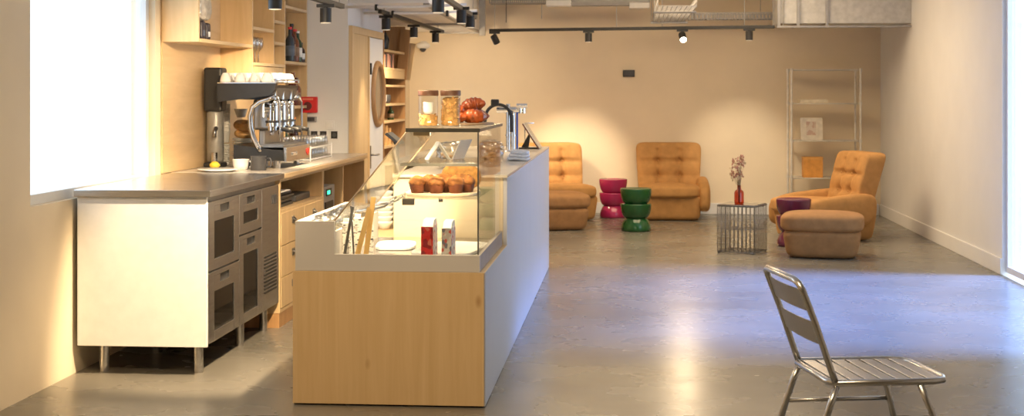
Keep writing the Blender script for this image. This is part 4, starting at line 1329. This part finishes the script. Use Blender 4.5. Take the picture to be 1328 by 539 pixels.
t = thing('till_tablet', 'dark till tablet tilted on a stand at the staff side', 'tablet', (-1.49, 9.1, 1.0))
MB().lathe([(0.05, 0), (0.05, 0.006), (0.02, 0.012)], (-1.49, 9.1, 1.0005)).build('base', BLACK, t, True)
MB().tube([(-1.49, 9.1, 1.01), (-1.49, 9.1, 1.10), (-1.505, 9.1, 1.13)], 0.012).build('post', BLACK, t, True)
M = Matrix.Translation((-1.505, 9.1, 1.15)) @ Matrix.Rotation(R(38), 4, 'Y')
MB().box(-0.055, 0.055, -0.11, 0.11, -0.008, 0.008, 0.004, M=M).build('tablet_body', DARKG, t, True)
MB().box(-0.05, 0.05, -0.102, 0.102, 0.008, 0.0095, M=M).build('screen', BLACK, t, True)

# ================================================================ SHELF BY THE LEFT WALL (beyond the door)
t = thing('tall_shelf', 'tall amber timber shelf with leaning boards beyond the porthole door', 'shelf', (-2.52, 14.5, 0))
mb = MB()
for yy in (13.85, 15.18):
    MB().box(-2.645, -2.40, yy, yy + 0.03, 0, 2.15).build('upright', OAK, t, True)
for zz in (1.86, 1.68, 1.51, 1.32, 1.15, 0.9, 0.6, 0.3):
    MB().box(-2.645, -2.40, 13.88, 15.18, zz - 0.012, zz + 0.012, 0.002).build('shelf', PLY, t, True)
M = Matrix.Translation((-2.43, 15.15, 1.60)) @ Matrix.Rotation(R(5), 4, 'Y')
MB().box(-0.06, 0.05, 0.0, 0.025, -0.02, 0.52, 0.002, M=M).build('leaning_board', OAK, t, True)
M = Matrix.Translation((-2.41, 15.3, 1.58)) @ Matrix.Rotation(R(9), 4, 'Y')
MB().box(-0.06, 0.045, 0.0, 0.025, 0.0, 0.40, 0.002, M=M).build('leaning_board', PLYD, t, True)
MB().box(-2.42, -2.40, 13.88, 15.18, 1.585, 1.667, 0.002).build('fascia', PLYD, t, True)
o = tag(MB().lathe([(0.05, 0), (0.06, 0.02), (0.065, 0.10), (0.04, 0.16), (0.022, 0.19), (0.028, 0.22)], seg=20).build('dark_vase', mat('dark_vase_glaze', (0.02, 0.025, 0.03), 0.25)), 'dark vase on the upper board of the tall shelf', 'vase')
o.location = (-2.46, 14.15, 1.872)
for k in range(6):
    o = MB().box(-0.08, 0.07, -0.018, 0.018, 0, 0.13 + 0.008 * (k % 3), 0.002).build('book', [mat('pink_cover', (0.42, 0.20, 0.16), 0.6), mat('dark_cover', (0.06, 0.05, 0.05), 0.6), mat('rose_cover', (0.50, 0.26, 0.20), 0.6)][k % 3])
    tag(o, 'book standing in the row on the second board of the tall shelf', 'book', 'books on the tall shelf')
    o.location = (-2.49, 14.05 + 0.1 * k, 1.6925)
    o.rotation_euler = (R(0), 0, 0)
for k, (y_, m, lb) in enumerate(((14.1, WHITEP, 'white pot on the middle board of the tall shelf'), (14.35, DARKG, 'dark pot on the middle board of the tall shelf'))):
    o = tag(MB().lathe([(0.035, 0), (0.045, 0.03), (0.045, 0.08), (0.038, 0.09)], seg=18).build('pot', m), lb, 'pot')
    o.location = (-2.46, y_, 1.3325)
bottle('dark green bottle on the lower board of the tall shelf', (-2.45, 14.55, 1.1625), 0.14, 0.035, BOT['green'], BLACK, LABR)
for k, (y_, z_, h, lb) in enumerate(((14.2, .9125, .2, 'amber candle on a low board of the tall shelf, left'), (14.4, .9125, .17, 'amber candle on a low board of the tall shelf, right'))):
    o = tag(MB().cyl((0, 0, 0), (0, 0, h), 0.03, seg=16).build('candle', BAGEL), lb, 'candle')
    o.location = (-2.45, y_, z_)

# ================================================================ LOUNGE
def tuft(c, u, w_, h_):
    x, y, z = u
    if y < 0.25:
        d = 0.0
        for bx in (-0.34, 0.34):
            d += 0.050 * math.exp(-((x - bx) / 0.055) ** 2) * (1 if abs(z) < 0.8 else 0.3)
        for bz in (0.32, -0.22):
            d += 0.034 * math.exp(-((z - bz) / 0.06) ** 2) * max(0, 1 - abs(x) ** 6)
            for bx in (-0.34, 0.34):
                d += 0.055 * math.exp(-((x - bx) / 0.10) ** 2 - ((z - bz) / 0.10) ** 2)
        c = c + Vector((0, d * (0.25 - y) / 1.25, 0))
    return c


def armchair(label, loc, rz, m, arms):
    t = thing('armchair', label, 'armchair', loc, rz, 'low velvet armchairs')
    def bs(c, u):
        k = 1 - 0.10 * (1 - (u[2] + 1) / 2)
        return Vector((c.x * k, c.y * k, c.z))
    MB().sbox((0, 0.03, 0.145), (0.74, 0.86, 0.29), 9, 10, fn=bs).build('base', m, t)
    def st(c, u):
        return c + Vector((0, 0, -0.02 * (u[1] > 0) * u[1] + (0.012 * (1 - u[0] ** 2) if u[2] > 0 else 0)))
    MB().sbox((0, -0.07, 0.325), (0.70, 0.78, 0.15), 4.5, 12, fn=st).build('seat_cushion', m, t)
    def bk(c, u):
        c = tuft(c, u, 0.7, 0.6)
        k = 1 + 0.05 * u[2]
        y = c.y + 0.16 * ((u[2] + 1) / 2) ** 1.15
        return Vector((c.x * k, y, c.z))
    MB().sbox((0, 0.27, 0.545), (0.735, 0.22, 0.62), 10, 26, fn=bk).build('backrest', m, t)
    for s in arms:
        def am(c, u, s=s):
            f = (u[1] + 1) / 2
            return Vector((c.x, c.y, c.z + 0.07 * f * f - 0.0 + (-0.03 * (1 - f) ** 3)))
        MB().sbox((s * 0.385, 0.0, 0.265), (0.15, 0.80, 0.33), 3.4, 12, fn=am).build('armrest', m, t)
    for bx in (-0.125, 0.125):
        for bz, by in ((0.645, 0.31), (0.475, 0.27)):
            MB().ball((bx, by - 0.045, bz), (0.012, 0.006, 0.012), 2).build('button', m, t)
    return t


armchair('amber velvet armchair facing the viewer behind the green stool', (0.46, 16.50, 0), 0.0, VELVET, (1,))
armchair('pale tan velvet armchair in the pool of light beside the counter end', (-0.80, 16.33, 0), R(20), VELVET, ())
armchair('tan armchair turned left at the right picture edge', (1.90, 14.35, 0), R(-75), VELVET, (-1, 1))


def ottoman(label, loc, rz, sx, sy):
    t = thing('ottoman', label, 'ottoman', loc, rz, 'brown velvet ottomans')
    def bs(c, u):
        k = 1 - 0.12 * (1 - (u[2] + 1) / 2)
        return Vector((c.x * k, c.y * k, c.z))
    MB().sbox((0, 0, 0.125), (sx * 0.95, sy * 0.95, 0.25), 6, 12, fn=bs).build('base', VELVETB, t)
    MB().sbox((0, 0, 0.305), (sx, sy, 0.17), 4.2, 12, fn=lambda c, u: c + Vector((0, 0, 0.012 * (1 - u[0] ** 2) * (1 - u[1] ** 2) if u[2] > 0 else 0))).build('cushion', VELVETB, t)
    return t


ottoman('brown velvet ottoman partly hidden by the counter end', (-0.76, 15.10, 0), R(15), 0.66, 0.58)
ottoman('brown velvet ottoman in front of the right-hand armchair', (1.70, 12.78, 0), R(-10), 0.72, 0.58)


def stool(label, loc, m):
    t = thing('stool', label, 'stool', loc, 0, 'glazed stacked-bowl stools')
    def bowl(z0, z1, rt, rb):
        rb = 0.102
        out = []
        for k in range(9):
            a = k / 8 * PI / 2
            out.append((rb + (rt - rb) * math.sin(a) ** 0.9, z0 + (z1 - z0) * (1 - math.cos(a))))
        return out
    MB().lathe([(0.148, 0.0), (0.155, 0.012)] + [(0.155 - 0.045 * math.sin(k / 8 * PI / 2) ** 2.2, 0.012 + 0.125 * math.sin(k / 8 * PI / 2)) for k in range(1, 9)], seg=40).build('foot', m, t)
    MB().lathe([(0.09, 0.13)] + bowl(0.137, 0.275, 0.160, 0.092) + [(0.160, 0.283), (0.152, 0.286)], seg=40).build('middle_bowl', m, t)
    MB().lathe([(0.09, 0.278)] + bowl(0.285, 0.432, 0.163, 0.092) + [(0.163, 0.440), (0.156, 0.444), (0.148, 0.440), (0.0, 0.434)], seg=40).build('top_bowl', m, t)
    return t


stool('glossy green stool of stacked bowls in front of the amber armchair', (0.071, 14.95, 0), GREENG)
stool('glossy pink stool of stacked bowls left of the green one', (-0.185, 16.55, 0), PINKG)
stool('dark purple stool of stacked bowls behind the right-hand ottoman', (1.545, 13.62, 0), PURPG)

# wire cube table
t = thing('wire_table', 'chrome wire cube side table on the concrete floor', 'side table', (1.02, 13.06, 0), R(-24))
W, Hh = 0.172, 0.43
for (ax, sg) in (('x', -1), ('x', 1), ('y', -1), ('y', 1)):
    mb = MB()
    for k in range(10):
        q = -W + 2 * W * k / 9
        p = (q, sg * W) if ax == 'x' else (sg * W, q)
        mb.tube([(p[0], p[1], 0.012), (p[0], p[1], Hh)], 0.0036, 6)
    for zz in (0.012, Hh):
        a_, b_ = ((-W, sg * W, zz), (W, sg * W, zz)) if ax == 'x' else ((sg * W, -W, zz), (sg * W, W, zz))
        mb.tube([a_, b_], 0.004, 8)
    mb.build('wire_side', WIRE, t)
for zz, nm, k0 in ((Hh - 0.012, 'wire_top', 16), (0.215, 'wire_shelf', 8), (0.016, 'wire_bottom', 8)):
    mb = MB()
    for k in range(k0 + 1):
        q = -W + 2 * W * k / k0
        mb.tube([(q, -W, zz), (q, W, zz)], 0.0026, 6)
    for q in (-W * 0.5, W * 0.5):
        mb.tube([(-W, q, zz - 0.003), (W, q, zz - 0.003)], 0.0026, 6)
    mb.build(nm, WIRE, t)
MB().box(-W + 0.004, W - 0.004, -W + 0.004, W - 0.004, Hh + 0.003, Hh + 0.008, 0.001).build('glass_top', mat('smoked_top', (0.10, 0.095, 0.085), 0.08, spec=0.6), t)
for sx in (-1, 1):
    for sy in (-1, 1):
        MB().cyl((sx * (W - 0.01), sy * (W - 0.01), 0), (sx * (W - 0.01), sy * (W - 0.01), 0.012), 0.01, seg=10).build('foot', BLACK, t)

t = thing('flower_vase', 'amber bottle vase on the wire table', 'vase', (0.99, 13.02, 0.4385))
MB().lathe([(0.036, 0), (0.042, 0.004), (0.043, 0.02), (0.043, 0.10), (0.036, 0.118), (0.018, 0.13), (0.016, 0.165), (0.019, 0.168)], seg=26).build('bottle', AMBERG, t)
t2 = thing('dried_flowers', 'bunch of dried pinkish flowers in the amber vase', 'dried flowers', (0.99, 13.02, 0.47))
mb = MB(); mf = MB(); mg = MB()
r4 = random.Random(3)
for k in range(26):
    a = r4.uniform(0, 2 * PI); sp = r4.uniform(0.01, 0.11); h = r4.uniform(0.22, 0.40)
    p = [(0.004 * math.cos(a), 0.004 * math.sin(a), -0.02), (0.010 * math.cos(a), 0.010 * math.sin(a), 0.13), (sp * 0.5 * math.cos(a), sp * 0.5 * math.sin(a), h * 0.7), (sp * math.cos(a), sp * math.sin(a), h)]
    mb.tube(p, 0.0013, 5)
    for j in range(7):
        q = Vector(p[3]) + Vector((r4.uniform(-.016, .016), r4.uniform(-.016, .016), r4.uniform(-.05, .012)))
        (mf if k % 3 else mg).ball(q, (r4.uniform(.004, .010),) * 2 + (r4.uniform(.005, .014),), 1, 0.25)
mb.build('stems', mat('dry_stem', (0.28, 0.20, 0.10), 0.8), t2)
mf.build('petals', mat('dry_pink', (0.48, 0.24, 0.17), 0.85, var=0.4, scale=60), t2, kind='stuff')
mg.build('seed_heads', mat('dry_cream', (0.62, 0.48, 0.30), 0.85, var=0.4, scale=60), t2, kind='stuff')

# metal shelf at the right end of the back wall
PM = mat('pale_metal', (0.74, 0.70, 0.62), 0.35, 0.2)
t = thing('metal_shelf', 'slim pale metal shelf unit by the right end of the back wall', 'shelf', (2.24, 16.7, 0))
for xx in (1.845, 2.62):
    for yy in (16.48, 16.86):
        MB().cyl((xx, yy, 0), (xx, yy, 1.71), 0.012, seg=14).build('post', PM, t, True)
        for zz in (1.70, 1.315, .89, .465):
            MB().cyl((xx, yy, zz - 0.018), (xx, yy, zz + 0.018), 0.018, seg=14).build('collar', PM, t, True)
for zz in (1.70, 1.315, .89, .465, 0.1):
    mb = MB().tube([(1.845, 16.48, zz), (2.62, 16.48, zz)], 0.006, 8).tube([(1.845, 16.86, zz), (2.62, 16.86, zz)], 0.006, 8)
    mb.box(1.86, 2.605, 16.486, 16.854, zz - 0.003, zz + 0.003)
    mb.build('shelf', PM, t, True)
t = thing('open_book', 'pale book lying on the upper metal shelf', 'book', (2.10, 16.62, 1.3185))
MB().box(-0.16, 0.16, -0.11, 0.11, 0, 0.008, 0.001).build('cover', mat('cream_cover', (0.70, 0.58, 0.38), 0.5), t)
MB().box(-0.155, 0.155, -0.105, 0.105, 0.008, 0.045, 0.002).build('pages', mat('page_block', (0.74, 0.66, 0.50), 0.8), t)
t = thing('magazine', 'pale magazine leaning upright on the middle metal shelf', 'magazine', (2.09, 16.6, .8935))
M = Matrix.Rotation(R(-14), 4, 'X')
MB().box(-0.125, 0.125, -0.006, 0.006, 0.002, 0.265, 0.001, M=M).build('cover', mat('magazine_cover', (0.66, 0.60, 0.50), 0.45), t)
MB().box(-0.06, 0.05, -0.0075, -0.006, 0.06, 0.22, M=M).build('cover_picture', printed('faded_picture', (0.56, 0.45, 0.36), [(0.50, 0.35, 0.28), (0.60, 0.52, 0.44)], (26, 26, 22), 0.4), t)
t = thing('orange_box', 'orange box on the low metal shelf behind the armchair', 'box', (2.10, 16.64, .4685))
MB().box(-0.11, 0.11, -0.08, 0.08, 0, 0.20, 0.004).build('body', mat('orange_card', (0.72, 0.33, 0.07), 0.55), t)
MB().box(-0.112, 0.112, -0.082, 0.082, 0.20, 0.235, 0.003).build('lid', mat('orange_lid', (0.74, 0.36, 0.09), 0.55), t)

# aluminium bistro chair
t = thing('bistro_chair', 'aluminium slatted bistro chair in the right foreground', 'chair', (0.859, 5.186, 0), R(101))
W = 0.205
rb = 0.012


def upright(s):
    return [(s * W, 0.20, 0.46), (s * W, 0.215, 0.50), (s * W, 0.27, 0.66), (s * W, 0.315, 0.775)]


corner = 0.045
pts = upright(-1) + [(-W + 0.012, 0.325, 0.797), (-W + corner, 0.33, 0.806), (0, 0.335, 0.808), (W - corner, 0.33, 0.806), (W - 0.012, 0.325, 0.797)] + upright(1)[::-1]
MB().tube(pts, rb, 12).build('back_frame', ALU, t)
for za, zb in ((0.70, 0.775), (0.585, 0.665)):
    f = lambda z: 0.215 + (z - 0.50) * 0.355
    V, F = [], []
    n = 10
    for k in range(n + 1):
        q = -1 + 2 * k / n
        bow = 0.012 * (1 - q * q)
        for z_, off in ((za, 0.0), (zb, 0.0), (zb, 0.003), (za, 0.003)):
            V.append((q * (W - 0.008), f(z_) + bow + off, z_))
    for k in range(n):
        for e_ in range(4):
            F.append((k * 4 + e_, k * 4 + (e_ + 1) % 4, k * 4 + 4 + (e_ + 1) % 4, k * 4 + 4 + e_))
    F += [(0, 1, 2, 3), tuple(n * 4 + q for q in (3, 2, 1, 0))]
    MB().add(V, F).build('back_slat', SATIN, t)
sf = [(-W, 0.20, 0.455), (-W, -0.15, 0.455), (-W + 0.02, -0.19, 0.455), (-W + 0.06, -0.205, 0.455), (W - 0.06, -0.205, 0.455), (W - 0.02, -0.19, 0.455), (W, -0.15, 0.455), (W, 0.20, 0.455), (W - 0.04, 0.215, 0.455), (-W + 0.04, 0.215, 0.455)]
MB().tube(sf, rb, 12, closed=True).build('seat_frame', ALU, t)
for k in range(7):
    y_ = -0.185 + k * 0.055
    MB().box(-W + 0.005, W - 0.005, y_, y_ + 0.045, 0.455, 0.461, 0.002).build('seat_slat', ALU, t)
for s in (-1, 1):
    MB().tube([(s * W, 0.195, 0.445), (s * (W + 0.004), 0.22, 0.38), (s * (W + 0.01), 0.345, 0.0)], rb, 12).build('leg', ALU, t)
    MB().tube([(s * W, -0.10, 0.445), (s * (W + 0.004), -0.14, 0.35), (s * (W + 0.01), -0.23, 0.0)], rb, 12).build('leg', ALU, t)
    MB().tube([(s * (W + 0.004), 0.24, 0.31), (s * (W + 0.004), -0.155, 0.31)], 0.008, 10).build('stretcher', ALU, t)
